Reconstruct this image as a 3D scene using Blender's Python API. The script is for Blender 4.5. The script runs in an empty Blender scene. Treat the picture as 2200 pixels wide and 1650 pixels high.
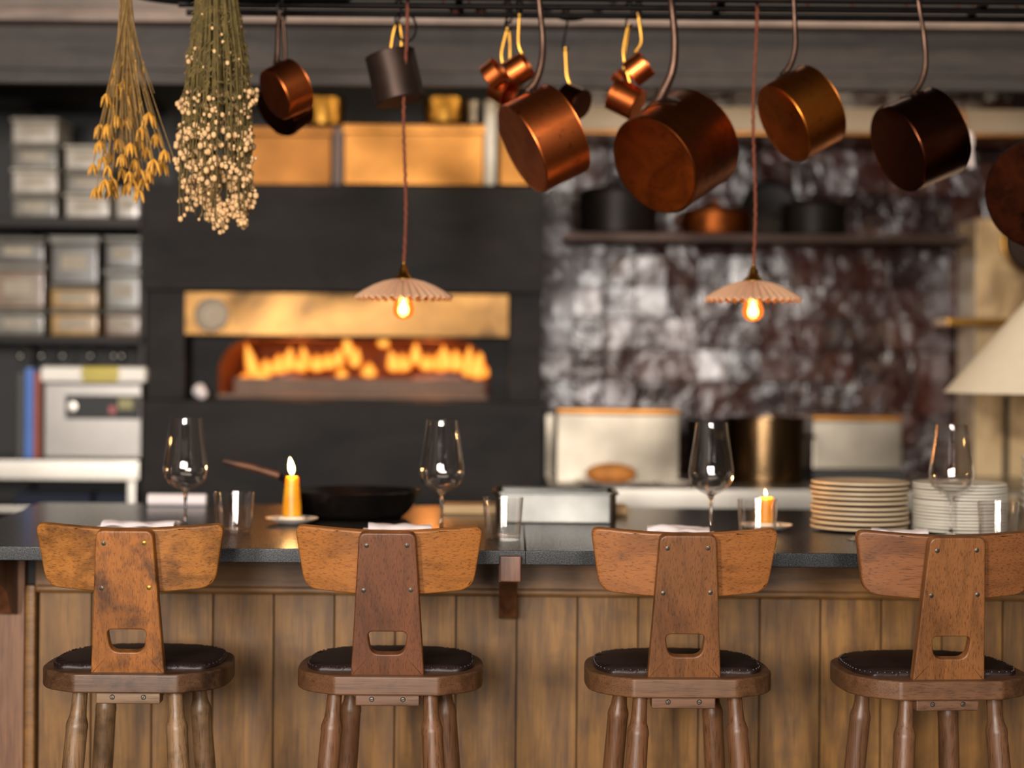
import bpy, bmesh, math, random
from mathutils import Vector, Matrix, noise
random.seed(7)
R = math.radians
sc = bpy.context.scene
COL = sc.collection
# ------------------------------------------------------------------ camera
F = 4000.0                    # focal length in pixels of the 2200 px wide frame
EYE = 1.35
ROLL = R(0.5)
CX, HY = 1100.0, 780.0        # where the optical axis meets the frame
cam = bpy.data.cameras.new('camera'); co = bpy.data.objects.new('camera', cam); COL.objects.link(co)
co.matrix_world = Matrix.Translation((0, 0, EYE)) @ Matrix.Rotation(R(90), 4, 'X') @ Matrix.Rotation(ROLL, 4, 'Z')
cam.sensor_width = 36.0; cam.lens = 36.0 * F / 2200.0
cam.shift_y = -(825 - HY) / 2200.0
cam.clip_start = 0.05; cam.clip_end = 60
cam.dof.use_dof = True; cam.dof.focus_distance = 4.12; cam.dof.aperture_fstop = 1.3
sc.camera = co
def at(px, py, d):
    u, v = px - CX, py - HY
    X = u * math.cos(ROLL) + v * math.sin(ROLL); V = -u * math.sin(ROLL) + v * math.cos(ROLL)
    return Vector((X * d / F, d, EYE - V * d / F))
# ------------------------------------------------------------------ world, exposure, lights
sc.view_settings.view_transform = 'Standard'; sc.view_settings.look = 'None'
sc.view_settings.gamma = 1.0; sc.view_settings.use_curve_mapping = False
sc.view_settings.exposure = 0.0
sc.cycles.use_denoising = True
sc.cycles.caustics_reflective = False; sc.cycles.caustics_refractive = False
sc.cycles.sample_clamp_indirect = 6.0
sc.cycles.max_bounces = 10; sc.cycles.transmission_bounces = 10; sc.cycles.transparent_max_bounces = 12
w = bpy.data.worlds.new('world'); sc.world = w; w.use_nodes = True
w.node_tree.nodes['Background'].inputs[0].default_value = (0.9, 0.8, 0.7, 1)
w.node_tree.nodes['Background'].inputs[1].default_value = 0.05
def area(name, loc, target, sx, sy, power, color):
    l = bpy.data.lights.new(name, 'AREA'); l.shape = 'RECTANGLE'; l.size = sx; l.size_y = sy
    l.energy = power; l.color = color
    o = bpy.data.objects.new(name, l); COL.objects.link(o); o.location = loc
    o.rotation_euler = (Vector(target) - Vector(loc)).to_track_quat('-Z', 'Y').to_euler()
    return o
def point(name, loc, power, color, r=0.02):
    l = bpy.data.lights.new(name, 'POINT'); l.energy = power; l.color = color; l.shadow_soft_size = r
    o = bpy.data.objects.new(name, l); COL.objects.link(o); o.location = loc; return o
# daylight through the three windows in the wall behind the viewer
for i, x in enumerate((-2.45, -0.75, 0.95)):
    area('window_daylight', (x, -2.80, 2.0), (x, 5, 2.0), 0.75, 1.15, (470, 300, 170)[i], (1.0, 0.93, 0.86))
# ceiling lamps of the dining room
area('dining_ceiling_light', (-0.4, 2.2, 2.96), (-0.4, 2.2, 0), 3.0, 0.6, 45, (1.0, 0.86, 0.70))
# fill lights added to brighten the kitchen, unseen behind and before the fascia
area('kitchen_fill_light', (0.3, 6.55, 2.55), (0.3, 7.3, 1.2), 3.6, 0.10, 15, (1.0, 0.80, 0.58))
area('kitchen_fill_light', (0.6, 5.75, 2.75), (0.6, 6.6, 0.9), 3.6, 0.12, 9, (1.0, 0.84, 0.66))
# ------------------------------------------------------------------ materials
def srgb(r, g, b):
    f = lambda c: (c / 255 / 12.92) if c / 255 <= 0.04045 else ((c / 255 + 0.055) / 1.055) ** 2.4
    return (f(r), f(g), f(b), 1)
class NT:
    def __init__(s, name):
        s.m = bpy.data.materials.new(name); s.m.use_nodes = True; s.t = s.m.node_tree
        s.b = s.t.nodes['Principled BSDF']; s.out = s.t.nodes['Material Output']
    def n(s, typ, **kw):
        nd = s.t.nodes.new(typ)
        for k, v in kw.items():
            if k in nd.inputs.keys(): nd.inputs[k].default_value = v
            else: setattr(nd, k, v)
        return nd
    def l(s, a, b): s.t.links.new(a, b)
    def coord(s, scale=(1, 1, 1), rnd=False, rot=(0, 0, 0)):
        tc = s.n('ShaderNodeTexCoord'); mp = s.n('ShaderNodeMapping'); mp.inputs['Scale'].default_value = scale
        mp.inputs['Rotation'].default_value = rot
        s.l(tc.outputs['Object'], mp.inputs['Vector'])
        if rnd:
            g = s.n('ShaderNodeNewGeometry'); mu = s.n('ShaderNodeVectorMath', operation='SCALE')
            cmb = s.n('ShaderNodeCombineXYZ')
            for k in range(3): s.l(g.outputs['Random Per Island'], cmb.inputs[k])
            mu.inputs['Scale'].default_value = 37.0; s.l(cmb.outputs[0], mu.inputs[0]); s.l(mu.outputs[0], mp.inputs['Location'])
        return mp.outputs[0]
    def noise(s, vec, scale=5, detail=4, rough=0.55, dist=0.0):
        nd = s.n('ShaderNodeTexNoise'); nd.inputs['Scale'].default_value = scale; nd.inputs['Detail'].default_value = detail
        nd.inputs['Roughness'].default_value = rough; nd.inputs['Distortion'].default_value = dist
        s.l(vec, nd.inputs['Vector']); return nd.outputs['Fac']
    def ramp(s, fac, stops):
        r = s.n('ShaderNodeValToRGB'); e = r.color_ramp.elements
        while len(e) < len(stops): e.new(0.5)
        for k, (p, c) in enumerate(stops): e[k].position = p; e[k].color = c if len(c) == 4 else (*c, 1)
        s.l(fac, r.inputs[0]); return r.outputs[0]
    def mix(s, fac, a, b, mode='MIX'):
        m = s.n('ShaderNodeMix', data_type='RGBA', blend_type=mode)
        if isinstance(fac, (int, float)): m.inputs[0].default_value = fac
        else: s.l(fac, m.inputs[0])
        for k, v in ((6, a), (7, b)):
            if isinstance(v, tuple): m.inputs[k].default_value = v
            else: s.l(v, m.inputs[k])
        return m.outputs[2]
    def bump(s, h, strength=0.3, dist=0.002):
        b = s.n('ShaderNodeBump'); b.inputs['Strength'].default_value = strength; b.inputs['Distance'].default_value = dist
        s.l(h, b.inputs['Height']); s.l(b.outputs[0], s.b.inputs['Normal'])
    def set(s, **kw):
        for k, v in kw.items(): s.b.inputs[k.replace('_', ' ')].default_value = v
        return s
def plain(name, col, rough=0.5, metal=0.0, var=0.12, scale=12, bump=0.0, spec=0.5, coat=0.0, wavy=0.0):
    t = NT(name); v = t.coord(); f = t.noise(v, scale, 5)
    d = tuple(c * (1 - var) for c in col[:3]) + (1,); u = tuple(min(1, c * (1 + var)) for c in col[:3]) + (1,)
    t.l(t.ramp(f, [(0.3, d), (0.7, u)]), t.b.inputs['Base Color'])
    t.set(Roughness=rough, Metallic=metal, Specular_IOR_Level=spec, Coat_Weight=coat)
    if bump: t.bump(t.noise(v, scale * 6, 3), bump, 0.001)
    if wavy: t.bump(t.noise(v, 1.5, 1, 0.4, 0.3), 1.0, wavy)
    return t.m
ALB = 0.56
def wood(name, light, dark, axis='x', worn=0.0, rough=0.42, fine=1.0, rnd=False, figure=0.0, dirt=srgb(35, 20, 12), alb=None):
    alb = alb or ALB
    """grain runs along the axis; worn adds dark dirt patches"""
    light = tuple(q * alb for q in light[:3]) + (1,); dark = tuple(q * alb for q in dark[:3]) + (1,); dirt = tuple(q * alb for q in dirt[:3]) + (1,)
    t = NT(name)
    k = {'x': (1, 9, 9), 'y': (9, 1, 9), 'z': (9, 9, 1)}[axis]
    big = t.coord(tuple(c * 1.4 for c in k), rnd); sm = t.coord(tuple((1.1 if c == 1 else 62.0) * fine for c in k), rnd)
    g1 = t.noise(big, 2.2, 6, 0.6, 0.6); g2 = t.noise(sm, 7.0, 3, 0.6, 0.15)
    c = t.ramp(g1, [(0.30, dark), (0.52, light), (0.75, tuple(min(1, q * 1.12) for q in light[:3]) + (1,))])
    pores = t.ramp(g2, [(0.36, (0.35, 0.3, 0.28, 1)), (0.47, (1, 1, 1, 1))])
    c = t.mix(0.72, c, pores, 'MULTIPLY')
    if figure:
        wv = t.n('ShaderNodeTexWave', wave_type='RINGS', rings_direction='Z' if axis == 'x' else 'Y')
        wv.inputs['Scale'].default_value = 1.3; wv.inputs['Distortion'].default_value = 7.0
        wv.inputs['Detail'].default_value = 3; wv.inputs['Detail Scale'].default_value = 1.1
        kk = {'x': (.5, 5, 5), 'y': (5, .5, 5), 'z': (5, 5, .55)}[axis]
        t.l(t.coord(kk, rnd), wv.inputs['Vector'])
        c = t.mix(figure, c, t.ramp(wv.outputs['Fac'], [(0.0, (0.55, 0.5, 0.45, 1)), (0.6, (1, 1, 1, 1))]), 'MULTIPLY')
    if worn:
        v = t.coord((1, 1, 1), rnd); pt = t.noise(v, 13, 6, 0.62, 0.3)
        st = t.mix(t.ramp(pt, [(0.47, (0, 0, 0, 1)), (0.64, (worn, worn, worn, 1))]), c, dirt)
        c = st
    if rnd:
        g = t.n('ShaderNodeNewGeometry')
        c = t.mix(1.0, c, t.ramp(g.outputs['Random Per Island'], [(0, (0.78, 0.78, 0.78, 1)), (1, (1.08, 1.05, 1.0, 1))]), 'MULTIPLY')
    t.l(c, t.b.inputs['Base Color']); t.set(Roughness=rough, Specular_IOR_Level=0.4)
    t.bump(g2, 0.22, 0.0006)
    return t.m
def emit(name, col, strength):
    t = NT(name); t.set(Emission_Strength=strength); t.b.inputs['Emission Color'].default_value = col
    t.b.inputs['Base Color'].default_value = col; return t.m
def copper(name, base, tarn, amount=0.5, rough=0.25, scale=9):
    t = NT(name); v = t.coord((1, 1, 1)); f = t.noise(v, scale, 7, 0.65, 0.6); f2 = t.noise(v, scale * 5, 4, 0.6)
    c = t.mix(t.ramp(f, [(0.5 - amount * 0.28, (0, 0, 0, 1)), (0.72, (1, 1, 1, 1))]), base, tarn)
    c = t.mix(t.ramp(f2, [(0.60, (0, 0, 0, 1)), (0.72, (0.5, 0.5, 0.5, 1))]), c, srgb(60, 35, 22))
    t.l(c, t.b.inputs['Base Color']); t.set(Metallic=1.0)
    r = t.n('ShaderNodeMapRange'); r.inputs['To Min'].default_value = rough * 0.8; r.inputs['To Max'].default_value = rough * 1.5
    t.l(f, r.inputs['Value']); t.l(r.outputs[0], t.b.inputs['Roughness']); t.bump(f2, 0.08, 0.001)
    return t.m
M = {}
M['black_iron'] = plain('black_iron', srgb(30, 26, 24), 0.45, 0.7)
M['brown_steel'] = plain('brown_steel', srgb(108, 86, 60), 0.22, 1.0, 0.15, 5)
M['hood_steel'] = plain('dull_hood_steel', srgb(126, 112, 94), 0.5, 0.4, 0.1, 4)
M['dim_steel'] = plain('dim_steel', srgb(120, 116, 112), 0.4, 0.9, 0.12, 4)
M['tray_steel'] = plain('cloudy_tray_steel', srgb(84, 83, 80), 0.30, 1.0, 0.35, 6, wavy=0.05)
M['label_paper'] = plain('label_paper', srgb(168, 156, 138), 0.7)
M['black'] = plain('matt_black', srgb(20, 18, 17), 0.6)
M['handle_iron'] = plain('handle_iron', srgb(72, 52, 41), 0.36, 0.85, 0.25, 40, 0.2)
M['steel'] = plain('brushed_steel', srgb(156, 151, 143), 0.34, 1.0, 0.08, 6)
M['steel_soft'] = plain('soft_steel', srgb(132, 124, 111), 0.38, 0.9, 0.3, 4, wavy=0.08)
M['brass'] = plain('brass', srgb(176, 128, 54), 0.28, 1.0, 0.12, 8)
M['brass_soft'] = plain('brushed_brass', srgb(146, 98, 46), 0.34, 0.9, 0.4, 3.5, wavy=0.07)
M['brass_dim'] = plain('dull_brass', srgb(112, 72, 32), 0.42, 0.9, 0.35, 4, wavy=0.03)
M['screw'] = plain('screw_metal', srgb(96, 88, 78), 0.5, 0.9, 0.2, 90)
M['screw_brass'] = plain('brass_screw', srgb(170, 132, 56), 0.45, 0.9, 0.2, 90)
M['slot'] = plain('slot', srgb(22, 18, 15), 0.8)
M['leather'] = plain('dark_leather', srgb(33, 20, 18), 0.46, 0.0, 0.35, 30, 0.4, 0.35)
M['cream_plate'] = plain('cream_glaze', srgb(190, 168, 138), 0.42, 0, 0.08, 14)
M['white_plate'] = plain('white_glaze', srgb(232, 224, 208), 0.34, 0, 0.04, 14)
M['china'] = plain('saucer_china', srgb(222, 212, 200), 0.3, 0, 0.03)
M['linen'] = plain('pink_white_linen', srgb(236, 224, 224), 0.85, 0, 0.03, 60, 0.2)
M['wick'] = plain('wick', srgb(30, 22, 18), 0.9)
M['cord'] = plain('rust_cord', srgb(110, 52, 30), 0.8, 0, 0.3, 80, 0.5)
M['cast_iron'] = plain('cast_iron', srgb(22, 18, 17), 0.32, 0.5, 0.3, 20, 0.15)
M['plaster'] = plain('warm_plaster', srgb(78, 66, 54), 0.8, 0, 0.1, 2)
M['ceiling'] = plain('dark_ceiling', srgb(40, 36, 33), 0.8, 0, 0.15, 2)
M['floor'] = wood('floor_boards', srgb(90, 66, 46), srgb(60, 42, 28), 'y')
M['shade_cloth'] = plain('lampshade_cloth', srgb(222, 206, 180), 0.8, 0, 0.03, 30)
def granite():
    t = NT('black_granite'); v = t.coord()
    a = t.noise(v, 420, 2, 0.6); b = t.noise(v, 9, 4)
    c = t.ramp(a, [(0.35, srgb(22, 23, 24)), (0.62, srgb(38, 40, 42)), (0.74, srgb(84, 86, 88))])
    t.l(c, t.b.inputs['Base Color'])
    t.l(t.ramp(a, [(0.3, (0.16, 0.16, 0.16, 1)), (0.7, (0.34, 0.34, 0.34, 1))]), t.b.inputs['Roughness'])
    t.bump(t.noise(v, 260, 2, 0.5), 0.16, 0.0008); t.set(Specular_IOR_Level=0.4)
    return t.m
M['granite'] = granite()
def dark_metal(name, a, b, rough=0.6):
    t = NT(name); v = t.coord((1, 1, 2.2)); f = t.noise(v, 2.6, 6, 0.6, 0.5)
    t.l(t.ramp(f, [(0.3, a), (0.75, b)]), t.b.inputs['Base Color']); t.set(Roughness=rough, Metallic=0.0, Specular_IOR_Level=0.14); return t.m
M['oven_steel'] = dark_metal('blackened_oven_plate', srgb(17, 16, 16), srgb(44, 39, 36))
M['fascia'] = wood('grey_painted_boards', srgb(82, 71, 64), srgb(52, 45, 41), 'x', 0.25, 0.6)
M['fascia_light'] = wood('pale_grey_board', srgb(176, 150, 132), srgb(140, 118, 104), 'x', 0.1, 0.5)
M['fascia_mid'] = wood('warm_grey_board', srgb(150, 130, 114), srgb(122, 104, 92), 'x', 0.1, 0.5)
M['plank'] = wood('oak_planks', srgb(176, 124, 54), srgb(124, 84, 34), 'z', 0.28, 0.5, 1.0, True, 0.55, srgb(70, 46, 26))
M['rail'] = wood('oak_rail', srgb(162, 112, 54), srgb(116, 76, 34), 'x', 0.25, 0.42)
M['bracket'] = wood('bracket_wood', srgb(134, 84, 54), srgb(96, 58, 38), 'z', 0.3, 0.4)
M['post'] = wood('reddish_post', srgb(156, 108, 74), srgb(124, 82, 56), 'z', 0.0, 0.5)
M['board'] = wood('pale_board', srgb(222, 180, 120), srgb(190, 146, 90), 'x', 0, 0.5)
M['pan_wood'] = wood('scorched_handle', srgb(140, 84, 44), srgb(80, 46, 26), 'x', 0.6)
def tiles():
    t = NT('glazed_tiles'); v = t.coord()
    g = t.n('ShaderNodeNewGeometry')
    a = t.ramp(g.outputs['Random Per Island'], [(0, srgb(30, 11, 8)), (0.5, srgb(52, 20, 14)), (1, srgb(72, 32, 22))])
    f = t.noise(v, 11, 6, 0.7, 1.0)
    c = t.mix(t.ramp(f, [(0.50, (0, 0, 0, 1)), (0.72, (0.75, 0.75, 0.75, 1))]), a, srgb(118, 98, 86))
    t.l(c, t.b.inputs['Base Color']); t.set(Roughness=0.2, Specular_IOR_Level=0.5, Coat_Weight=0.25, Coat_Roughness=0.1)
    t.bump(t.noise(v, 9, 4, 0.5, 0.6), 1.0, 0.016); return t.m
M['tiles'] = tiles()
M['grout'] = plain('grout', srgb(40, 30, 28), 0.9)
def glassm():
    t = NT('clear_glass'); t.set(Base_Color=(0.985, 0.975, 0.97, 1), Roughness=0.0, IOR=1.47, Transmission_Weight=1.0); return t.m
M['glass'] = glassm()
def thin_glass():
    t = NT('thin_glass'); tr = t.n('ShaderNodeBsdfTransparent'); tr.inputs[0].default_value = (0.975, 0.97, 0.965, 1)
    gl = t.n('ShaderNodeBsdfGlossy'); gl.inputs['Roughness'].default_value = 0.02; gl.inputs['Color'].default_value = (1, 0.97, 0.95, 1)
    lw = t.n('ShaderNodeLayerWeight'); lw.inputs['Blend'].default_value = 0.5; pw = t.n('ShaderNodeMath', operation='POWER'); t.l(lw.outputs['Facing'], pw.inputs[0]); pw.inputs[1].default_value = 2.5
    ml = t.n('ShaderNodeMath', operation='MULTIPLY_ADD'); t.l(pw.outputs[0], ml.inputs[0]); ml.inputs[1].default_value = 0.75; ml.inputs[2].default_value = 0.045; mx = t.n('ShaderNodeMixShader')
    t.l(ml.outputs[0], mx.inputs[0]); t.l(tr.outputs[0], mx.inputs[1]); t.l(gl.outputs[0], mx.inputs[2]); t.l(mx.outputs[0], t.out.inputs[0]); return t.m
M['thin_glass'] = thin_glass()
def wax():
    t = NT('beeswax'); v = t.coord(); t.l(t.ramp(t.noise(v, 30, 3), [(0.3, srgb(226, 146, 20)), (0.7, srgb(244, 170, 36))]), t.b.inputs['Base Color'])
    t.set(Roughness=0.4, Subsurface_Weight=0.9, Subsurface_Scale=0.03); t.b.inputs['Subsurface Radius'].default_value = (1.0, 0.45, 0.1)
    return t.m
M['wax'] = wax()
def flame(name, strength):
    t = NT(name); tc = t.n('ShaderNodeTexCoord'); sx = t.n('ShaderNodeSeparateXYZ'); t.l(tc.outputs['Generated'], sx.inputs[0])
    lw = t.n('ShaderNodeLayerWeight'); lw.inputs['Blend'].default_value = 0.4
    c = t.ramp(lw.outputs['Facing'], [(0.0, (1.0, 0.50, 0.09, 1)), (0.3, (1.0, 0.30, 0.03, 1)), (0.8, (1.0, 0.11, 0.004, 1))])
    e = t.n('ShaderNodeEmission'); t.l(c, e.inputs[0]); e.inputs[1].default_value = strength
    tr = t.n('ShaderNodeBsdfTransparent'); mx = t.n('ShaderNodeMixShader')
    t.l(t.ramp(lw.outputs['Facing'], [(0.25, (0, 0, 0, 1)), (0.95, (0.92, 0.92, 0.92, 1))]), mx.inputs[0])
    t.l(e.outputs[0], mx.inputs[1]); t.l(tr.outputs[0], mx.inputs[2]); t.l(mx.outputs[0], t.out.inputs[0]); return t.m
M['fire'] = flame('fire', 1.7)
M['candle_flame'] = emit('candle_flame', (1.0, 0.72, 0.40, 1), 9)
M['filament'] = emit('lit_filament', (1.0, 0.60, 0.22, 1), 22)
def bulbglass():
    t = NT('amber_bulb_glass'); tr = t.n('ShaderNodeBsdfTransparent'); tr.inputs[0].default_value = (1, 0.72, 0.42, 1)
    gl = t.n('ShaderNodeBsdfGlossy'); gl.inputs['Roughness'].default_value = 0.05
    em = t.n('ShaderNodeEmission'); em.inputs[0].default_value = (1, 0.22, 0.03, 1); em.inputs[1].default_value = 1.5
    fr = t.n('ShaderNodeFresnel'); fr.inputs[0].default_value = 1.45; mx = t.n('ShaderNodeMixShader'); ad = t.n('ShaderNodeMixShader'); ad.inputs[0].default_value = 0.5
    t.l(fr.outputs[0], mx.inputs[0]); t.l(tr.outputs[0], mx.inputs[1]); t.l(gl.outputs[0], mx.inputs[2])
    t.l(mx.outputs[0], ad.inputs[1]); t.l(em.outputs[0], ad.inputs[2]); t.l(ad.outputs[0], t.out.inputs[0]); return t.m
M['bulb'] = bulbglass()
def shade():
    t = NT('fluted_porcelain'); t.set(Base_Color=srgb(190, 154, 122), Roughness=0.45)
    t.set(Subsurface_Weight=0.25, Subsurface_Scale=0.01); return t.m
M['fluted'] = shade()
M['stem'] = plain('dry_stem', srgb(126, 96, 50), 0.8, 0, 0.3, 60)
M['pod'] = plain('golden_pod', srgb(196, 138, 44), 0.7, 0, 0.3, 60)
M['sage'] = plain('sage_stem', srgb(96, 80, 40), 0.85, 0, 0.4, 50)
M['bloom'] = plain('cream_bloom', srgb(208, 168, 118), 0.8, 0, 0.2, 70)
M['copper_hot'] = copper('bright_copper', srgb(232, 128, 68), srgb(176, 84, 36), 0.5, 0.29)
M['copper_old'] = copper('old_copper', srgb(164, 88, 40), srgb(92, 46, 20), 0.7, 0.34)
M['copper_amber'] = copper('amber_copper', srgb(214, 128, 50), srgb(152, 80, 28), 0.5, 0.28)
M['copper_dark'] = copper('dark_copper', srgb(120, 66, 42), srgb(60, 34, 24), 0.6, 0.22)
M['copper_mottled'] = copper('mottled_copper', srgb(74, 32, 15), srgb(16, 9, 7), 1.0, 0.45, 16)
M['tin_dark'] = plain('dark_tin', srgb(62, 47, 40), 0.42, 0.7, 0.2, 20)
M['tin_inside'] = plain('tinned_inside', srgb(120, 110, 100), 0.4, 0.9)
M['brick'] = plain('fire_brick', srgb(120, 66, 36), 0.9, 0, 0.35, 14, 0.3)
M['hearth'] = plain('hearth_stone', srgb(122, 100, 84), 0.8, 0, 0.15, 10)
M['bread'] = plain('bread_crust', srgb(180, 116, 50), 0.7, 0, 0.3, 18)
# ------------------------------------------------------------------ geometry helpers
class B:
    def __init__(s): s.bm = bmesh.new()
    def _add(s, tmp, mat=None):
        me = bpy.data.meshes.new('t'); tmp.to_mesh(me); tmp.free()
        if mat is not None: me.transform(mat)
        s.bm.from_mesh(me); bpy.data.meshes.remove(me); return s
    def box(s, lo, hi, bevel=0.0, mat=None, seg=2):
        t = bmesh.new(); bmesh.ops.create_cube(t, size=1)
        lo, hi = Vector(lo), Vector(hi); c = (lo + hi) / 2; d = hi - lo
        for v in t.verts: v.co = Vector((v.co.x * d.x, v.co.y * d.y, v.co.z * d.z)) + c
        if bevel: bmesh.ops.bevel(t, geom=list(t.edges), offset=min(bevel, min(map(abs, d)) * 0.45), segments=seg, affect='EDGES', profile=0.5)
        return s._add(t, mat)
    def lathe(s, prof, seg=48, mat=None, wob=None, closed=False):
        t = bmesh.new(); rings = []
        for (r, z) in prof:
            if r < 1e-6: rings.append([t.verts.new((0, 0, z))])
            else:
                ring = []
                for k in range(seg):
                    a = 2 * math.pi * k / seg; rr, zz = (r, z) if wob is None else wob(r, z, a)
                    ring.append(t.verts.new((rr * math.cos(a), rr * math.sin(a), zz)))
                rings.append(ring)
        pairs = list(zip(rings, rings[1:]))
        if closed: pairs.append((rings[-1], rings[0]))
        for a, b in pairs:
            for k in range(seg):
                k2 = (k + 1) % seg
                if len(a) == 1 and len(b) == 1: break
                if len(a) == 1: t.faces.new((a[0], b[k2], b[k]))
                elif len(b) == 1: t.faces.new((a[k], a[k2], b[0]))
                else: t.faces.new((a[k], a[k2], b[k2], b[k]))
        bmesh.ops.recalc_face_normals(t, faces=t.faces)
        return s._add(t, mat)
    def tube(s, pts, rad, seg=10, cap=True, flat=1.0):
        pts = [Vector(p) for p in pts]; n = len(pts)
        rad = rad if isinstance(rad, (list, tuple)) else [rad] * n
        t = bmesh.new(); rings = []; up = None
        for i, p in enumerate(pts):
            d = (pts[min(i + 1, n - 1)] - pts[max(i - 1, 0)]).normalized()
            if up is None:
                up = Vector((0, 1, 0)) if abs(d.y) < 0.9 else Vector((1, 0, 0))
            a = d.cross(up).normalized(); b = a.cross(d).normalized(); up = b
            rings.append([t.verts.new(p + rad[i] * (math.cos(q) * a + math.sin(q) * b * flat)) for q in (2 * math.pi * k / seg for k in range(seg))])
        for a, b in zip(rings, rings[1:]):
            for k in range(seg): t.faces.new((a[k], a[(k + 1) % seg], b[(k + 1) % seg], b[k]))
        if cap: t.faces.new(rings[0][::-1]); t.faces.new(rings[-1])
        bmesh.ops.recalc_face_normals(t, faces=t.faces)
        return s._add(t)
    def prism(s, outer, holes, h0, h1, mat=None, bevel=0.0, warp=None, cuts=0):
        """polygon in local XY extruded from z=h0 to z=h1"""
        t = bmesh.new(); es = []
        for loop in [outer] + list(holes):
            vs = [t.verts.new((x, y, h0)) for x, y in loop]
            es += [t.edges.new((vs[k], vs[(k + 1) % len(vs)])) for k in range(len(vs))]
        bmesh.ops.triangle_fill(t, use_beauty=True, use_dissolve=False, edges=es)
        if cuts:
            for k in range(cuts):
                xs = [v.co.x for v in t.verts]; x0, x1 = min(xs), max(xs)
                x = x0 + (x1 - x0) * (k + 1) / (cuts + 1)
                bmesh.ops.bisect_plane(t, geom=list(t.verts) + list(t.edges) + list(t.faces), plane_co=(x, 0, 0), plane_no=(1, 0, 0))
        if cuts: bmesh.ops.remove_doubles(t, verts=t.verts, dist=0.0016)
        r = bmesh.ops.extrude_face_region(t, geom=list(t.faces))
        for v in r['geom']:
            if isinstance(v, bmesh.types.BMVert): v.co.z = h1
        bmesh.ops.recalc_face_normals(t, faces=t.faces)
        if bevel:
            ed = [e for e in t.edges if len(e.link_faces) == 2 and e.calc_face_angle(0) > 1.2 and abs(e.verts[0].co.z - e.verts[1].co.z) < 1e-6]
            bmesh.ops.bevel(t, geom=ed, offset=bevel, segments=3, affect='EDGES', profile=0.5)
        if warp:
            for v in t.verts: v.co = warp(v.co)
        return s._add(t, mat)
    def ball(s, c, r, sub=2, sc_=(1, 1, 1), mat=None):
        t = bmesh.new(); bmesh.ops.create_icosphere(t, subdivisions=sub, radius=1)
        for v in t.verts: v.co = Vector((v.co.x * r * sc_[0], v.co.y * r * sc_[1], v.co.z * r * sc_[2])) + Vector(c)
        return s._add(t, mat)
    def build(s, name, mat, parent=None, sharp=35, loc=None, sub=0):
        bm = s.bm
        for f in bm.faces: f.smooth = True
        for e in bm.edges:
            if len(e.link_faces) == 2 and e.calc_face_angle(0) > R(sharp): e.smooth = False
        me = bpy.data.meshes.new(name)
        if loc is not None:
            for v in bm.verts: v.co -= Vector(loc)
        bm.to_mesh(me); bm.free(); me.materials.append(mat if not isinstance(mat, str) else M[mat])
        o = bpy.data.objects.new(name, me); COL.objects.link(o)
        if parent: o.parent = parent
        if loc is not None: o.location = loc
        if name not in ('stem', 'leaf', 'stems', 'bloom', 'blooms', 'seed_pod', 'wall_tiles'):
            wn = o.modifiers.new('weighted_normal', 'WEIGHTED_NORMAL'); wn.keep_sharp = True
        if sub:
            md = o.modifiers.new('sub', 'SUBSURF'); md.levels = sub; md.render_levels = sub
        return o
def thing(name, label, cat, loc=(0, 0, 0), rz=0.0, group=None):
    o = bpy.data.objects.new(name, None); COL.objects.link(o); o.location = loc; o.rotation_euler = (0, 0, rz)
    o.empty_display_size = 0.05; return tag(o, label, cat, group)
def tag(o, label, cat, group=None):
    o['label'] = label; o['category'] = cat
    if group: o['group'] = group
    return o
def struct(o): o['kind'] = 'structure'; return o
def dup(root, loc=None, rz=None, label=None, matmap=None):
    r = root.copy(); COL.objects.link(r)
    if loc is not None: r.location = loc
    if rz is not None: r.rotation_euler = (0, 0, rz)
    if label: r['label'] = label
    for ch in list(root.children):
        c = ch.copy(); COL.objects.link(c); c.parent = r
        for g in list(ch.children):
            d = g.copy(); COL.objects.link(d); d.parent = c
    return r
def rrect(x0, y0, x1, y1, r, n=5):
    out = []
    for cx, cy, a0 in ((x1 - r, y1 - r, 0), (x0 + r, y1 - r, 90), (x0 + r, y0 + r, 180), (x1 - r, y0 + r, 270)):
        out += [(cx + r * math.cos(R(a0 + 90 * k / n)), cy + r * math.sin(R(a0 + 90 * k / n))) for k in range(n + 1)]
    return out
def roundpoly(pts, rads, n=5):
    out = []; m = len(pts)
    for i, p in enumerate(pts):
        r = rads[i] if isinstance(rads, (list, tuple)) else rads
        p = Vector(p); a = (Vector(pts[i - 1]) - p); b = (Vector(pts[(i + 1) % m]) - p)
        if r <= 0: out.append(tuple(p)); continue
        ra, rb = min(r, a.length * 0.48), min(r, b.length * 0.48)
        s, e = p + a.normalized() * ra, p + b.normalized() * rb
        for k in range(n + 1):
            u = k / n; q = (1 - u) ** 2 * s + 2 * u * (1 - u) * p + u * u * e; out.append((q.x, q.y))
    return out
def bez(pts, n=8):
    """smooth Catmull-Rom path through the points"""
    P = [Vector(p) for p in pts]; out = []
    for i in range(len(P) - 1):
        a, b, c, d = P[max(i - 1, 0)], P[i], P[i + 1], P[min(i + 2, len(P) - 1)]
        for k in range(n):
            t = k / n; out.append(0.5 * ((2 * b) + (c - a) * t + (2 * a - 5 * b + 4 * c - d) * t * t + (3 * b - a - 3 * c + d) * t ** 3))
    out.append(P[-1]); return out
def pbox(x0, y0, x1, y1, d, depth, bevel=0.003):
    """box whose front face spans the given pixels at distance d (levelled)"""
    c = at((x0 + x1) / 2, (y0 + y1) / 2, d); w_, h_ = (x1 - x0) * d / F, (y1 - y0) * d / F
    return (c.x - w_ / 2, d, c.z - h_ / 2), (c.x + w_ / 2, d + depth, c.z + h_ / 2)
TOP = 0.917       # bar top
SEAT = 0.670
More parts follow.
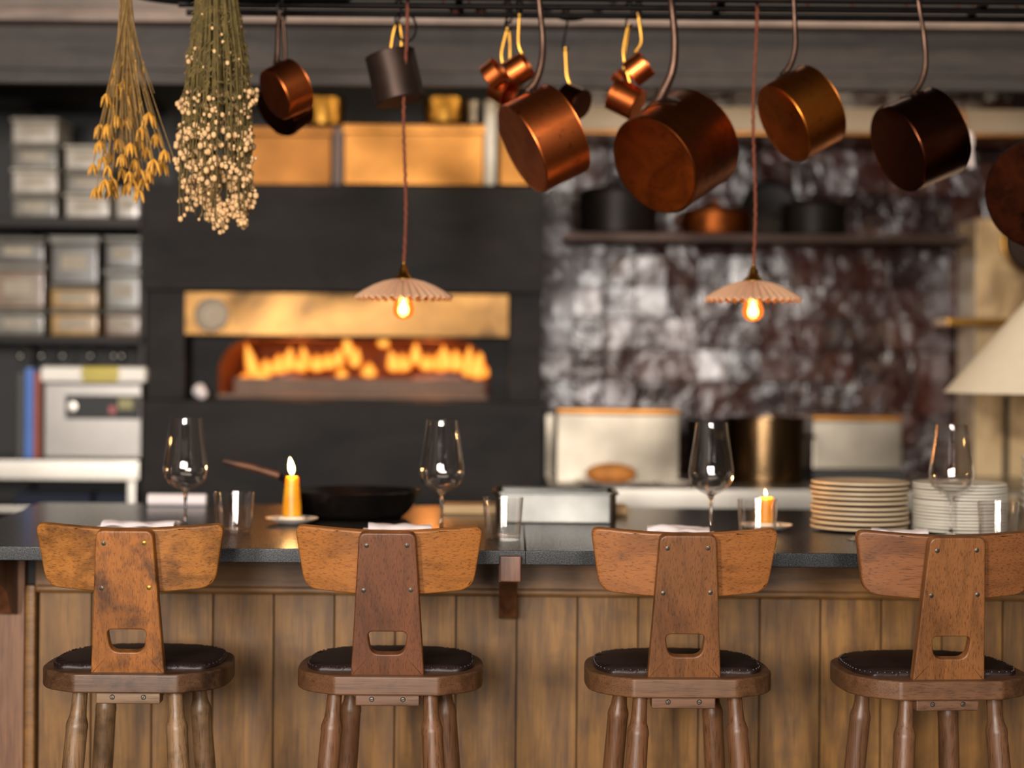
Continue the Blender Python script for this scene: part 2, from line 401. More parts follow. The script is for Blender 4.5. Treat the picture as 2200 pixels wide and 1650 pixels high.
# ------------------------------------------------------------------ room
struct(B().box((-4, -3, -0.05), (4, 8.6, 0)).build('floor', 'floor'))
struct(B().box((-4, -3, 3.0), (4, 8.6, 3.05)).build('ceiling', 'ceiling'))
struct(B().box((-4.05, -3, 0), (-4, 8.6, 3.0)).build('wall_left', 'plaster'))
struct(B().box((4, -3, 0), (4.05, 8.6, 3.0)).build('wall_right', 'plaster'))
struct(B().box((-4, -3.05, 0), (4, -3, 3.0)).build('wall_front', 'plaster'))
struct(B().box((-4, 8.0, 0), (4, 8.05, 3.0)).build('wall_back', 'black'))
for i, x in enumerate((-2.45, -0.75, 0.95)):
    b = B()
    for s in (-1, 1): b.box((x + s * 0.40 - 0.03, -2.86, 1.37), (x + s * 0.40 + 0.03, -2.76, 2.63)); b.box((x - 0.4, -2.86, 2.0 + s * 0.6 - 0.03), (x + 0.4, -2.76, 2.0 + s * 0.6 + 0.03))
    b.box((x - 0.4, -2.78, 2.15), (x + 0.4, -2.75, 2.18))
    struct(b.build('window_%d' % (i + 1), 'black'))
# fascia boards and the pale ledge above them
lo, hi = pbox(-300, 62, 2500, 187, 6.25, 0.04)
b = B(); z0, z1 = lo[2], hi[2]
b.box((-2.6, 6.25, z0), (2.6, 6.29, z0 + (z1 - z0) * 0.24), 0.004); b.box((-2.6, 6.256, z0 + (z1 - z0) * 0.245), (2.6, 6.29, z1), 0.004)
struct(b.build('trim_1', 'fascia'))
z2 = z1 + 27 * 6.2 / F
struct(B().box((-2.6, 6.17, z1), (2.6, 6.29, z2), 0.006).build('trim_2', 'fascia_light'))
xm = at(430, 20, 6.26).x
struct(B().box((xm, 6.26, z2), (2.6, 6.30, 3.0)).build('trim_3', 'ceiling'))
struct(B().box((-2.6, 6.19, z2 + 0.0005), (xm - 0.001, 6.30, 3.0)).build('trim_4', 'fascia_mid'))
# ------------------------------------------------------------------ the bar
PX = 0.155; WY = 4.75
bar = thing('bar_counter', 'oak plank front of the bar with a moulded rail under the dark stone top', 'bar', (0, WY, 0))
b = B(); bk = 0.757
x_first = at(195, 1500, WY).x; k0 = -1
for k in range(-1, 20):
    xa = x_first + (k) * PX
    if k == -1: xa = at(82, 1500, WY).x
    xb = x_first + (k + 1) * PX
    b.box((xa + 0.0015, 0, 0.0), (xb - 0.0015, 0.018, bk), 0.0022)
b.build('plank_panel', 'plank', bar)
xl = at(82, 1500, WY).x
B().box((xl - 0.1, 0.014, 0), (2.0, 0.03, TOP - 0.04)).build('backing_board', 'black', bar)
b = B(); b.box((xl - 0.004, -0.022, bk + 0.010), (2.0, 0.012, TOP - 0.036), 0.002); b.box((xl - 0.004, -0.03, bk), (2.0, 0.012, bk + 0.02), 0.008)
b.build('top_rail', 'rail', bar)
b = B(); b.box((xl - 0.03, -0.028, 0), (xl - 0.002, 0.012, bk + 0.02), 0.008); b.build('corner_moulding', 'rail', bar)
B().box((xl - 0.12, -0.024, 0), (xl - 0.031, 0.012, TOP - 0.036), 0.002).build('end_post', 'post', bar)
def bracket(xc, lab):
    t = thing('counter_bracket', lab, 'bracket', (xc, WY - 0.03, TOP), 0, 'wooden brackets under the bar top')
    # side profile: y (towards viewer negative), z
    prof = [(0, -0.035), (-0.40, -0.035), (-0.40, -0.075), (-0.33, -0.082), (-0.20, -0.105), (-0.10, -0.145), (-0.055, -0.205), (0, -0.215)]
    mt = Matrix(((0, 0, 1, 0), (1, 0, 0, 0), (0, 1, 0, 0), (0, 0, 0, 1)))
    B().prism(prof, [], -0.023, 0.023, mt, 0.002).build('corbel', 'bracket', t)
    B().box((-0.020, -0.449, -0.070), (0.030, -0.4203, -0.010), 0.004).build('end_block', 'bracket', t)
    return t
bracket(at(1092, 1250, 4.5).x, 'curved wooden bracket under the bar top between the second and third stools')
bracket(at(14, 1250, 4.70).x, 'dark wooden bracket under the bar top beside the first stool, at the end post')
# worktop slabs
xs = at(1129, 1190, 4.30).x
def slab(x0, x1, x0b, x1b, lab):
    poly = [(x0, 4.30), (x1, 4.30), (x1b, 5.62), (x0b, 5.62)]
    o = B().prism(poly, [], TOP - 0.033, TOP, None, 0.002).build('stone_worktop', 'granite', None, 35, (0, 4.9, TOP - 0.033))
    return tag(o, lab, 'worktop', 'dark stone slabs of the bar top')
slab(-1.335, xs - 0.0008, -1.422, xs - 0.0008 - 0.0, 'left dark granite slab of the bar top, with the candle and skillet on it')
slab(xs + 0.0008, 2.1, xs + 0.0008, 2.1, 'right dark granite slab of the bar top, with the plate stacks on it')
# counter carcass behind the planks
b = B(); b.box((-1.25, 4.785, 0), (2.0, 5.5, TOP - 0.036)); tag(b.build('bar_carcass', 'black'), 'black cabinet carcass under the stone bar top behind the planks', 'cabinet')
# ------------------------------------------------------------------ stools
def stool(X, d, rs, rb, m, lab, screwmat='screw'):
    t = thing('bar_stool', lab, 'stool', (X, d, 0), 0, 'wooden bar stools along the counter')
    A = Matrix.Rotation(rs, 4, 'Z')
    # seat plank, faceted at the back (towards the viewer) and rounded at the front
    half = [(0.113, -0.205), (0.178, -0.162), (0.205, -0.105), (0.208, 0.015), (0.190, 0.11), (0.13, 0.170), (0.05, 0.188)]
    poly = half + [(-x, y) for x, y in reversed(half)]
    poly = roundpoly(poly, [0.006, 0.03, 0.03, 0.08, 0.06, 0.05, 0.03, 0.03, 0.05, 0.06, 0.08, 0.03, 0.03, 0.006], 4)
    B().prism(poly, [], SEAT - 0.042, SEAT, A, 0.0045).build('seat', m['seat'], t)
    # leather pad with tacks
    cp = [(x * 0.90, (y - 0.0) * 0.9 + 0.006) for x, y in poly]
    cp = [(x, max(y, -0.138)) for x, y in cp]
    b = B(); tmp = bmesh.new()
    N = len(cp); rings = []
    cxm, cym = 0, 0.02
    for (s, h) in ((1.0, 0.0), (1.005, 0.005), (0.975, 0.010), (0.88, 0.0125), (0.6, 0.0135), (0.3, 0.0135)):
        rings.append([tmp.verts.new((cxm + (x - cxm) * s, cym + (y - cym) * s, SEAT + h + (0.0016 * math.sin(k * 2.1) if 0.004 < h < 0.012 else 0))) for k, (x, y) in enumerate(cp)])
    for a, c in zip(rings, rings[1:]):
        for k in range(N): tmp.faces.new((a[k], a[(k + 1) % N], c[(k + 1) % N], c[k]))
    tmp.faces.new(rings[-1]); b._add(tmp, A); b.build('seat_pad', 'leather', t, 60)
    b = B(); P = [Vector((x, y, 0)) for x, y in cp]; acc = 0
    for k in range(N):
        a, c = P[k], P[(k + 1) % N]; L = (c - a).length
        while acc < L:
            q = a + (c - a) * (acc / L); q = Vector((cxm + (q.x - cxm) * 0.985, cym + (q.y - cym) * 0.985, SEAT + 0.0085)); b.ball(q, 0.0034, 1, (1, 1, 0.8), A); acc += 0.017
        acc -= L
    b.build('tacks', 'leather', t)
    # splat: fan of wood leaning back, with a rounded hand hole
    H = 0.3215
    out = roundpoly([(-0.080, 0.0), (0.080, 0.0), (0.0605, H), (-0.0605, H)], [0.002, 0.002, 0.016, 0.016])
    hole = roundpoly([(-0.036, 0.050), (0.036, 0.050), (0.0435, 0.101), (-0.0435, 0.101)], [0.020, 0.020, 0.014, 0.014], 6)[::-1]
    lean = math.atan2(0.055, H)
    SM = A @ Matrix.Translation((0, -0.155, SEAT)) @ Matrix.Rotation(R(90) + lean, 4, 'X')
    sp = B().prism(out, [hole], 0.0, 0.026, SM, 0.0035).build('splat', m['splat'], t)
    # backrest board bent towards the sitter, behind the splat
    bo = roundpoly([(-0.184, H - 0.141), (0, H - 0.148), (0.184, H - 0.141), (0.206, H + 0.000), (0, H - 0.006), (-0.206, H + 0.000)], [0.032, 0.1, 0.032, 0.022, 0.1, 0.022], 5)
    def warp(c):
        s = max(0.0, abs(c.x) - 0.02) / 0.18; return Vector((c.x, c.y, c.z - 0.034 * s ** 1.6))
    B().prism(bo, [], -0.024, -0.001, SM, 0.0042, warp, 12).build('backrest', m['board'], t, 40)
    for (x, y) in ((-0.044, H - 0.028), (0.043, H - 0.027), (-0.051, H - 0.128), (0.051, H - 0.126)):
        q = SM @ Matrix.Translation((x, y, 0.026)); an = random.random() * 3
        so = B().lathe([(0, 0.0012), (0.0035, 0.0010), (0.0052, 0.0), (0.0052, -0.003)], 16, q).build('screw', screwmat if x > 0 else 'screw', t)
        B().box((-0.0045, -0.0007, 0.0006), (0.0045, 0.0007, 0.0016), 0, q @ Matrix.Rotation(an, 4, 'Z')).build('slot', 'slot', so)
    # swivel block under the seat
    A2 = A
    b = B(); b.box((-0.070, -0.175, SEAT - 0.070), (0.070, -0.13, SEAT - 0.0415), 0.004, A2); b.build('mounting_block', m['block'], t)
    b = B(); b.box((-0.077, -0.13, SEAT - 0.058), (0.077, 0.12, SEAT - 0.0415), 0.002, A2); b.build('swivel_plate', m['plate'], t)
    for x in (-0.034, 0.034):
        q = A2 @ Matrix.Translation((x, -0.175, SEAT - 0.055)) @ Matrix.Rotation(R(90), 4, 'X')
        so = B().lathe([(0, 0.0025), (0.004, 0.002), (0.0058, 0.0), (0.0058, -0.003)], 16, q).build('screw', 'screw', t)
        B().box((-0.005, -0.0008, 0.0018), (0.005, 0.0008, 0.003), 0, q @ Matrix.Rotation(random.random() * 3, 4, 'Z')).build('slot', 'slot', so)
    # turned legs
    prof = [(0.0, 0.0), (0.016, 0.0), (0.017, 0.045), (0.0185, 0.062), (0.0235, 0.078), (0.0245, 0.088), (0.0235, 0.094), (0.0240, 0.2), (0.0215, 0.42), (0.017, 0.600), (0.016, 0.632), (0.0, 0.632)]
    for sx in (-1, 1):
        for sy in (-1, 1):
            t0 = Vector((sx * 0.106, sy * 0.105 - 0.02, SEAT - 0.045)); t1 = Vector((sx * 0.150, sy * 0.150 - 0.02, 0.0))
            t0, t1 = Matrix.Rotation(rb, 4, 'Z') @ t0, Matrix.Rotation(rb, 4, 'Z') @ t1
            q = Matrix.Translation(t0) @ (t1 - t0).to_track_quat('Z', 'Y').to_matrix().to_4x4()
            L = (t1 - t0).length; pr = [(r, min(z * L / 0.632, L)) for r, z in prof]
            B().lathe(pr, 24, q).build('leg', m['leg'], t)
    # foot rails low down
    for a in ((-1, -1, 1, -1), (-1, 1, 1, 1), (-1, -1, -1, 1), (1, -1, 1, 1)):
        f = 0.30 if a[0] == a[2] else 0.24
        def lp(sx, sy): return Matrix.Rotation(rb, 4, 'Z') @ Vector((sx * (0.150 - 0.044 * f / 0.625), sy * (0.150 - 0.045 * f / 0.625) - 0.02, f))
        B().tube([lp(a[0], a[1]), lp(a[2], a[3])], 0.011, 12).build('foot_rail', m['leg'], t)
    return t
def wset(n, board, splat, seat, leg, worn):
    dk = lambda c, k=0.72: tuple(q * k * k for q in c[:3]) + (1,)
    return {'board': wood('board_' + n, srgb(*board), dk(srgb(*board), 0.78), 'x', worn * 0.6, 0.38),
            'splat': wood('splat_' + n, srgb(*splat), dk(srgb(*splat), 0.76), 'z', worn * 0.8, 0.40),
            'seat': wood('seat_' + n, srgb(*seat), dk(srgb(*seat), 0.76), 'x', 0.3 + worn * 0.5, 0.42),
            'leg': wood('leg_' + n, srgb(*leg), dk(srgb(*leg), 0.8), 'z', 0.15 + worn * 0.4, 0.40, 0.7),
            'block': wood('block_' + n, srgb(*leg), dk(srgb(*leg)), 'x', 0.3, 0.5),
            'plate': wood('plate_' + n, srgb(196, 132, 84), srgb(140, 90, 56), 'x', 0.1, 0.5)}
ALB = 0.46
stool(at(308, 1400, 4.23).x, 4.23, R(0.5), R(-4), wset('a', (212, 138, 66), (200, 124, 56), (122, 86, 58), (176, 136, 96), 0.85),
      'worn yellowish wooden bar stool with dark stains and brass screws, nearest the end post', 'screw_brass')
stool(at(843, 1400, 4.23).x, 4.23, R(0.3), R(-6), wset('b', (206, 130, 62), (138, 82, 46), (138, 94, 62), (152, 104, 70), 0.0),
      'wooden bar stool with orange backrest and dark red-brown splat, just left of the counter bracket')
stool(at(1450, 1400, 4.23).x, 4.23, R(1.5), R(8), wset('c', (196, 124, 66), (154, 98, 54), (142, 98, 64), (156, 106, 70), 0.0),
      'brown wooden bar stool in front of the lit candle stub and third wine glass')
stool(at(1984, 1400, 4.23).x, 4.23, R(5.0), R(15), wset('d', (170, 108, 64), (172, 112, 64), (142, 98, 66), (152, 106, 74), 0.05),
      'reddish wooden bar stool in front of the plate stacks, backrest cut off by the frame')
ALB = 0.56
# ------------------------------------------------------------------ on the bar
def on_bar(px, py):
    """where the sight line through the pixel meets the bar top"""
    u, v = px - CX, py - HY; V = -u * math.sin(ROLL) + v * math.cos(ROLL)
    d = (EYE - TOP) * F / V; p = at(px, py, d); p.z = TOP + 0.0005; return p
def wineglass(p, lab, k=1.0):
    t = thing('wine_glass', lab, 'glass', p, 0, 'empty wine glasses set along the bar')
    Hh = 0.281 * k; rb = 0.0568
    outer = [(0.0395, 0.286), (0.0422, 0.262), (0.0475, 0.225), (0.0530, 0.190), (0.0562, 0.168), (0.0568, 0.155), (0.0555, 0.143), (0.0500, 0.130), (0.0400, 0.119), (0.0280, 0.111), (0.0150, 0.104), (0.0080, 0.099), (0.0055, 0.092), (0.0042, 0.075), (0.0036, 0.045), (0.0042, 0.018), (0.0080, 0.008), (0.020, 0.0045), (0.038, 0.0025), (0.0415, 0.001), (0.0405, 0.0), (0.0, 0.0)]
    inner = [(0.0, 0.112), (0.014, 0.1125), (0.026, 0.116), (0.038, 0.1225), (0.0484, 0.132), (0.0540, 0.144), (0.0553, 0.155), (0.0548, 0.168), (0.0516, 0.190), (0.0462, 0.225), (0.0410, 0.262), (0.0385, 0.286), (0.0390, 0.2867)]
    B().lathe(outer[:11] + [(0.0125, 0.106)] + inner[1:], 64, None, None, True).build('bowl', 'thin_glass', t, 60)
    B().lathe([(0, 0.1118), (0.012, 0.1085), (0.0123, 0.1035)] + outer[11:], 40).build('stem', 'glass', t, 60)
    return t
for (px, py), lab in zip(((398, 1141), (948, 1146), (1527, 1150), (2043, 1154)),
        ('wine glass behind the first stool, beside a tumbler and folded napkin', 'wine glass behind the second stool, beside the skillet',
         'wine glass behind the third stool, left of the candle stub', 'wine glass in front of the white plate stack')):
    wineglass(on_bar(px, py), lab)
def tumbler(p, lab):
    t = thing('tumbler', lab, 'glass', p, 0, 'clear water tumblers set along the bar')
    h = 0.104
    B().lathe([(0.0412, 0.0125), (0.0440, 0.05), (0.0486, h - 0.001), (0.0494, h), (0.0502, h - 0.001), (0.0462, 0.05), (0.0438, 0.0125)], 56, None, None, True).build('glass_wall', 'thin_glass', t, 50)
    B().lathe([(0, 0.0095), (0.036, 0.0100), (0.040, 0.0122), (0.0436, 0.0122), (0.0433, 0.005), (0.0415, 0.0), (0.030, 0.0), (0.0, 0.0015)], 56).build('glass_base', 'thin_glass', t, 40); return t
for (px, py), lab in zip(((502, 1147), (1080, 1160), (1627, 1164), (2143, 1169)),
        ('clear tumbler beside the tall burning candle, right of the first wine glass', 'clear tumbler in front of the steel tray, above the bracket',
         'clear tumbler in front of the orange candle stub', 'clear tumbler in front of the white plates, nearest the bowl stack')):
    tumbler(on_bar(px, py), lab)
def candle(p, h, r0, r1, lab, labs, fl, stub=False):
    s = thing('candle_dish', labs, 'saucer', p, 0, 'small white dishes under the candles')
    B().lathe([(0, 0.008), (0.026, 0.008), (0.034, 0.0085), (0.0345, 0.013), (0.032, 0.013), (0.0345, 0.0145), (0.0355, 0.0085), (0.050, 0.0115), (0.068, 0.017), (0.0695, 0.016), (0.055, 0.008), (0.030, 0.0), (0.0, 0.0)], 48).build('dish', 'china', s, 60)
    B().lathe([(0.036, 0.008), (0.0365, 0.020), (0.0345, 0.0215), (0.030, 0.0205), (0.0, 0.0185), (0, 0.008)], 40).build('cup', 'china', s, 50)
    t = thing('candle', lab, 'candle', (p.x, p.y, p.z + 0.0208), 0, 'beeswax candles on the bar')
    B().lathe([(0, 0), (r0, 0), (r0 * 0.93 + r1 * 0.07, h * 0.25), (r1, h - 0.006), (r1 - 0.002, h - 0.001), (r1 - 0.006, h), (0.004, h - 0.005), (0, h - 0.006)], 40).build('wax_body', 'wax', t, 60)
    B().tube([(0, 0, h - 0.006), (0.0005, 0, h + 0.003), (-0.001, 0, h + 0.008)], 0.0012, 6).build('wick', 'wick', t)
    fp = [(0.0, 0.0), (0.0045, 0.004), (0.0078, 0.012), (0.0086, 0.019), (0.0070, 0.029), (0.0035, 0.041), (0.0, 0.049)]
    fp = [(r * fl, z * fl) for r, z in fp]
    mt = Matrix.Translation((0, 0, h + 0.003)) @ Matrix.Rotation(R(-8), 4, 'Y')
    B().lathe(fp, 20, mt).build('flame', 'candle_flame', t, 80)
    point('candle_light', (p.x, p.y - 0.02, p.z + h + 0.05), 0.9, (1, 0.55, 0.2), 0.012)
cp = on_bar(627, 1126)
candle(cp, 0.106, 0.0255, 0.0180, 'tapered yellow beeswax candle burning with a tall flame, in front of the skillet', 'white candle dish under the tall tapered candle', 1.0)
cp2 = on_bar(1645, 1140)
candle(cp2, 0.066, 0.0225, 0.0215, 'short glowing orange candle stub behind the third tumbler', 'white candle dish under the short candle stub', 0.38)
def napkin(px, py, w_, dp, rz, seed, lab):
    p = on_bar(px, py); rnd = random.Random(seed)
    t = bmesh.new(); nx, ny = 26, 12; layers = 3; b = B()
    for L in range(layers):
        t = bmesh.new(); top = []; bot = []
        for j in range(ny + 1):
            rt, rb_ = [], []
            for i in range(nx + 1):
                u, v = i / nx, j / ny
                x = (u - 0.5) * w_ * (1 - 0.05 * L) + 0.008 * (L - 1); y = (v - 0.5) * dp * (1 - 0.06 * L)
                base = 0.001 + L * 0.0105 + 0.006 * abs(noise.noise(Vector((u * 2.6 + seed, v * 1.5, 0.0)))) * L + 0.012 * L * 0.5 * max(0, 0.5 - u) * (1 - (2 * v - 1) ** 2)
                rt.append(t.verts.new((x, y, base + 0.0070 * (1 - (2 * v - 1) ** 8) + 0.0005))); rb_.append(t.verts.new((x, y, base)))
            top.append(rt); bot.append(rb_)
        for j in range(ny):
            for i in range(nx):
                t.faces.new((top[j][i], top[j][i + 1], top[j + 1][i + 1], top[j + 1][i])); t.faces.new((bot[j][i], bot[j + 1][i], bot[j + 1][i + 1], bot[j][i + 1]))
        for i in range(nx):
            t.faces.new((bot[0][i], bot[0][i + 1], top[0][i + 1], top[0][i])); t.faces.new((bot[ny][i + 1], bot[ny][i], top[ny][i], top[ny][i + 1]))
        for j in range(ny):
            t.faces.new((bot[j + 1][0], bot[j][0], top[j][0], top[j + 1][0])); t.faces.new((bot[j][nx], bot[j + 1][nx], top[j + 1][nx], top[j][nx]))
        b._add(t)
    o = b.build('napkin', 'linen', None, 60); o.location = p; o.rotation_euler = (0, 0, rz)
    return tag(o, lab, 'napkin', 'folded white napkins along the bar')
napkin(296, 1150, 0.200, 0.10, R(-3), 3, 'folded white napkin lying behind the first stool back')
napkin(852, 1156, 0.172, 0.10, R(4), 8, 'folded white napkin behind the second stool, between candle and wine glass')
napkin(1450, 1162, 0.168, 0.10, R(-5), 15, 'folded white napkin just showing above the third stool back')
napkin(1925, 1168, 0.150, 0.09, R(-10), 21, 'folded white napkin just showing above the fourth stool back')
def fork(px, py, rz, lab):
    p = on_bar(px, py); t = thing('fork', lab, 'fork', p, rz, 'forks laid beside the napkins')
    b = B()
    for k in range(4): b.tube(bez([((k - 1.5) * 0.006, 0.045, 0.004), ((k - 1.5) * 0.006, 0.02, 0.001), ((k - 1.5) * 0.0055, 0.0, 0.0035)], 4), 0.0014, 6)
    b.tube([(-0.0095, -0.001, 0.0035), (0.0095, -0.001, 0.0035)], 0.0018, 6)
    b.tube([(0, 0, 0.0035), (0, -0.012, 0.007), (0, -0.03, 0.008)], [0.008, 0.006, 0.003], 8, True, 0.3); b.build('tines', 'steel', t)
    B().tube(bez([(0, -0.03, 0.008), (0, -0.075, 0.005), (0, -0.13, 0.003)], 5), 0.0035, 8, True, 0.5).build('handle', 'steel', t)
fork(1834, 1162, R(2), 'dark steel fork standing out left of the fourth stool back')
fork(168, 1140, R(0), 'steel fork whose tines show left of the napkin behind the first stool')
# plate stacks
def plates(px, py, n, r, pitch, mat, kind, cat_g, tilt, seed, extra=''):
    p = on_bar(px, py); rnd = random.Random(seed); z = 0; proto = None
    ordn = ['topmost', 'second', 'third', 'fourth', 'fifth', 'sixth', 'seventh', 'eighth', 'ninth', 'tenth', 'eleventh', 'twelfth', 'thirteenth', 'fourteenth', 'fifteenth']
    for k in range(n):
        j = n - 1 - k
        lab = '%s, %s' % (kind, 'topmost of its stack' if j == 0 else ('bottom one of its stack' if k == 0 else ordn[j] + ' from the top of its stack'))
        if proto is None:
            o = B().lathe([(0, 0.004), (r * 0.62, 0.004), (r * 0.70, 0.0055), (r * 0.97, pitch * 0.95 + 0.002), (r, pitch * 0.9 + 0.001), (r * 0.995, pitch * 0.55), (r * 0.90, pitch * 0.25), (r * 0.60, -0.0), (r * 0.58, -0.001), (0, 0.0)], 72).build('plate', mat, None, 60)
            tag(o, lab, 'plate', cat_g); proto = o
        else:
            o = proto.copy(); COL.objects.link(o); o['label'] = lab
        q = 1 + rnd.uniform(-1, 1) * (0.020 if tilt > 0.001 else 0.006)
        o.location = (p.x + rnd.uniform(-tilt, tilt), p.y + rnd.uniform(-tilt, tilt), p.z + 0.0015 + z); o.scale = (q, q, 1)
        o.rotation_euler = (rnd.uniform(-0.004, 0.004), rnd.uniform(-0.006, 0.006), rnd.uniform(0, 6)); z += pitch * (1 + rnd.uniform(0, 0.18 if tilt > 0.001 else 0.03))
plates(1846, 1139, 10, 0.128, 0.0121, 'cream_plate', 'thick cream stoneware plate', 'cream plates stacked on the bar', 0.0022, 4)
plates(2061, 1142, 15, 0.123, 0.0083, 'white_plate', 'thin white plate', 'white plates stacked on the bar', 0.0008, 5)
def bowls(px, py, n):
    p = on_bar(px, py); proto = None
    w_ = ['topmost', 'second', 'third', 'fourth', 'fifth', 'sixth', 'seventh', 'eighth', 'ninth']
    for k in range(n):
        lab = 'white bowl of the stack at the frame edge, ' + (w_[n - 1 - k] + (' of its stack' if k == n - 1 else ' from the top'))
        if proto is None:
            r = 0.098
            o = B().lathe([(0, 0.006), (0.04, 0.006), (0.075, 0.030), (r - 0.002, 0.062), (r, 0.0625), (r + 0.001, 0.060), (0.080, 0.026), (0.042, 0.001), (0.040, 0.0), (0, 0.0)], 48).build('bowl', 'white_plate', None, 50)
            tag(o, lab, 'bowl', 'white bowls stacked on the bar'); proto = o
        else: o = proto.copy(); COL.objects.link(o); o['label'] = lab
        o.location = (p.x + random.uniform(-.0015, .0015), p.y, p.z + k * 0.0185)
bowls(2274, 1133, 8)
p = on_bar(2178, 1100); b = B(); b.lathe([(0, 0.005), (0.022, 0.006), (0.026, 0.05), (0.028, 0.05), (0.025, 0.0), (0, 0.0)], 32); o = b.build('cup', 'cream_plate', None, 40); o.location = p
tag(o, 'small cream cup standing behind the white plates beside the bowls', 'cup')
# cast-iron skillet with a wooden handle
p = on_bar(757, 1112); sk = thing('skillet', 'large black cast-iron skillet with a wooden handle behind the candle', 'pan', p)
B().lathe([(0, 0.006), (0.125, 0.007), (0.150, 0.020), (0.182, 0.076), (0.186, 0.078), (0.189, 0.075), (0.158, 0.018), (0.135, 0.0), (0, 0.0)], 72).build('pan_body', 'cast_iron', sk, 50)
h0 = Vector((-0.150, -0.06, 0.080)); s_ = p.y / F
hp = [Vector((-0.150, -0.02, 0.070)), Vector(at(600, 1022, p.y - 0.06)) - p, Vector(at(545, 1005, p.y - 0.06)) - p, Vector(at(480, 990, p.y - 0.06)) - p]
B().tube([Vector((-0.176, -0.03, 0.066)), Vector((-0.150, -0.04, 0.085)), hp[1]], [0.010, 0.009, 0.0095], 10).build('handle_socket', 'cast_iron', sk)
B().tube([hp[1], hp[2], hp[3] * 0.75 + hp[2] * 0.25, hp[3]], [0.0095, 0.0095, 0.0085, 0.006], 12).build('handle', 'pan_wood', sk)
# steel tray and board
p = on_bar(1192, 1117); tr = thing('steel_tray', 'deep rectangular steel tray standing on the bar behind the second tumbler', 'tray', p)
W2, D2, H2 = 0.164, 0.11, 0.083
b = B(); o_ = rrect(-W2, -D2, W2, D2, 0.02, 5); i_ = rrect(-W2 + 0.004, -D2 + 0.004, W2 - 0.004, D2 - 0.004, 0.017, 5)
b.prism(o_, [i_[::-1]], 0.0, H2, None); b.prism(o_, [], 0, 0.003); b.build('tray_body', 'tray_steel', tr)
o2 = rrect(-W2 - 0.007, -D2 - 0.007, W2 + 0.007, D2 + 0.007, 0.024, 5)
B().prism(o2, [i_[::-1]], H2 - 0.006, H2 + 0.001, None, 0.002).build('rolled_rim', 'tray_steel', tr)
q = at(1149, 1106, 5.34)
o = B().box((-0.265, -0.03, 0), (0.265, 0.10, 0.026), 0.004).build('chopping_board', 'board', None); o.location = (q.x, 5.34, TOP + 0.0005)
tag(o, 'long pale wooden board lying on the bar behind the steel tray', 'board')
q = on_bar(366, 1094); t = thing('towel_roll', 'white rolled towel lying on the back edge of the bar behind the first wine glass', 'towel', (q.x, 5.53, TOP))
B().tube([(-0.088, 0, 0.0185), (0.084, 0, 0.0185)], 0.0178, 24).build('roll', 'linen', t)
# ------------------------------------------------------------------ hanging pendants
def pendant(px, rim_py, r, cordx, lab):
    d = 4.9; p = at(px, rim_py, d); t = thing('pendant_lamp', lab, 'lamp', p, 0, 'fluted pendant lamps over the bar')
    NF = 36
    def wob(rr, z, a):
        k = (rr / r) ** 1.2; f = 0.5 + 0.5 * math.cos(a * NF); return rr * (1 + 0.035 * k * f), z + 0.0085 * (rr / r) * (f - 0.5)
    pr = [(0.018, 0.050), (0.030, 0.0485), (0.055, 0.042), (0.080, 0.031), (0.105, 0.016), (0.122, 0.004), (0.127, 0.0)]
    pr = [(a * r / 0.127, b_) for a, b_ in pr]
    inn = [(a - 0.0005, b_ - 0.003) for a, b_ in reversed(pr)]
    B().lathe(pr + inn, NF * 8, None, wob, True).build('lamp_shade', 'fluted', t, 70)
    B().lathe([(0.0, 0.094), (0.005, 0.093), (0.006, 0.083), (0.011, 0.078), (0.012, 0.068), (0.020, 0.058), (0.026, 0.052), (0.026, 0.048), (0.016, 0.046), (0.016, 0.012), (0.0, 0.010)], 32).build('brass_fitting', 'brass', t, 50)
    e = at(cordx, -60, d) - p
    pts = []
    for k in range(70):
        u = k / 69; pts.append(Vector((0, 0, 0.09)).lerp(e, u) + Vector((math.sin(u * 190) * 0.0013 + 0.004 * math.sin(u * 9), math.cos(u * 190) * 0.0013, 0)))
    pts.append(Vector((e.x, 0, 3.0 - p.z)))
    B().tube(pts, 0.0042, 8).build('cord', 'cord', t)
    bb = B().lathe([(0, 0.014), (0.011, 0.012), (0.014, 0.002), (0.024, -0.012), (0.0285, -0.028), (0.026, -0.043), (0.016, -0.054), (0, -0.058)], 32).build('bulb', 'bulb', t, 60)
    B().lathe([(0, 0.004), (0.005, -0.004), (0.010, -0.018), (0.0145, -0.030), (0.0125, -0.040), (0.006, -0.045), (0, -0.046)], 20).build('filament', 'filament', bb, 60)
    point('bulb_light', p + Vector((0, 0, -0.024)), 4.0, (1, 0.48, 0.16), 0.02)
pendant(867, 640, 0.126, 873, 'fluted pendant lamp hanging in front of the pizza oven')
pendant(1618, 644, 0.1245, 1624, 'fluted pendant lamp hanging in front of the glazed tile wall')
# ------------------------------------------------------------------ pot rack
RZ = at(1100, -14, 4.8).z
RAILS = (-0.20, 0.055, 0.18, 0.30)
rk = thing('pot_rack', 'long black iron pot rack running overhead along the top of the picture', 'rack', (0, 4.8, RZ))
for y in RAILS:
    B().tube([(-0.90, y, 0.0), (1.7, y, 0)], 0.009, 10).build('rail', 'black_iron', rk)
for x in (-0.85, -0.15, 0.55, 1.25):
    B().box((x - 0.01, -0.21, 0.008), (x + 0.01, 0.31, 0.018)).build('cross_bar', 'black_iron', rk)
    B().tube([(x, 0, 0.01), (x, 0, 3.0 - RZ)], 0.006, 8).build('rod', 'black_iron', rk)
q = at(520, -22, 4.95) - Vector((0, 4.8, RZ))
b = B(); b.prism([(0.30 * math.cos(a * 0.1309), 0.16 * math.sin(a * 0.1309)) for a in range(48)], [], -0.02, 0.028, Matrix.Translation(q), 0.006); b.build('oval_plate', 'black', rk)
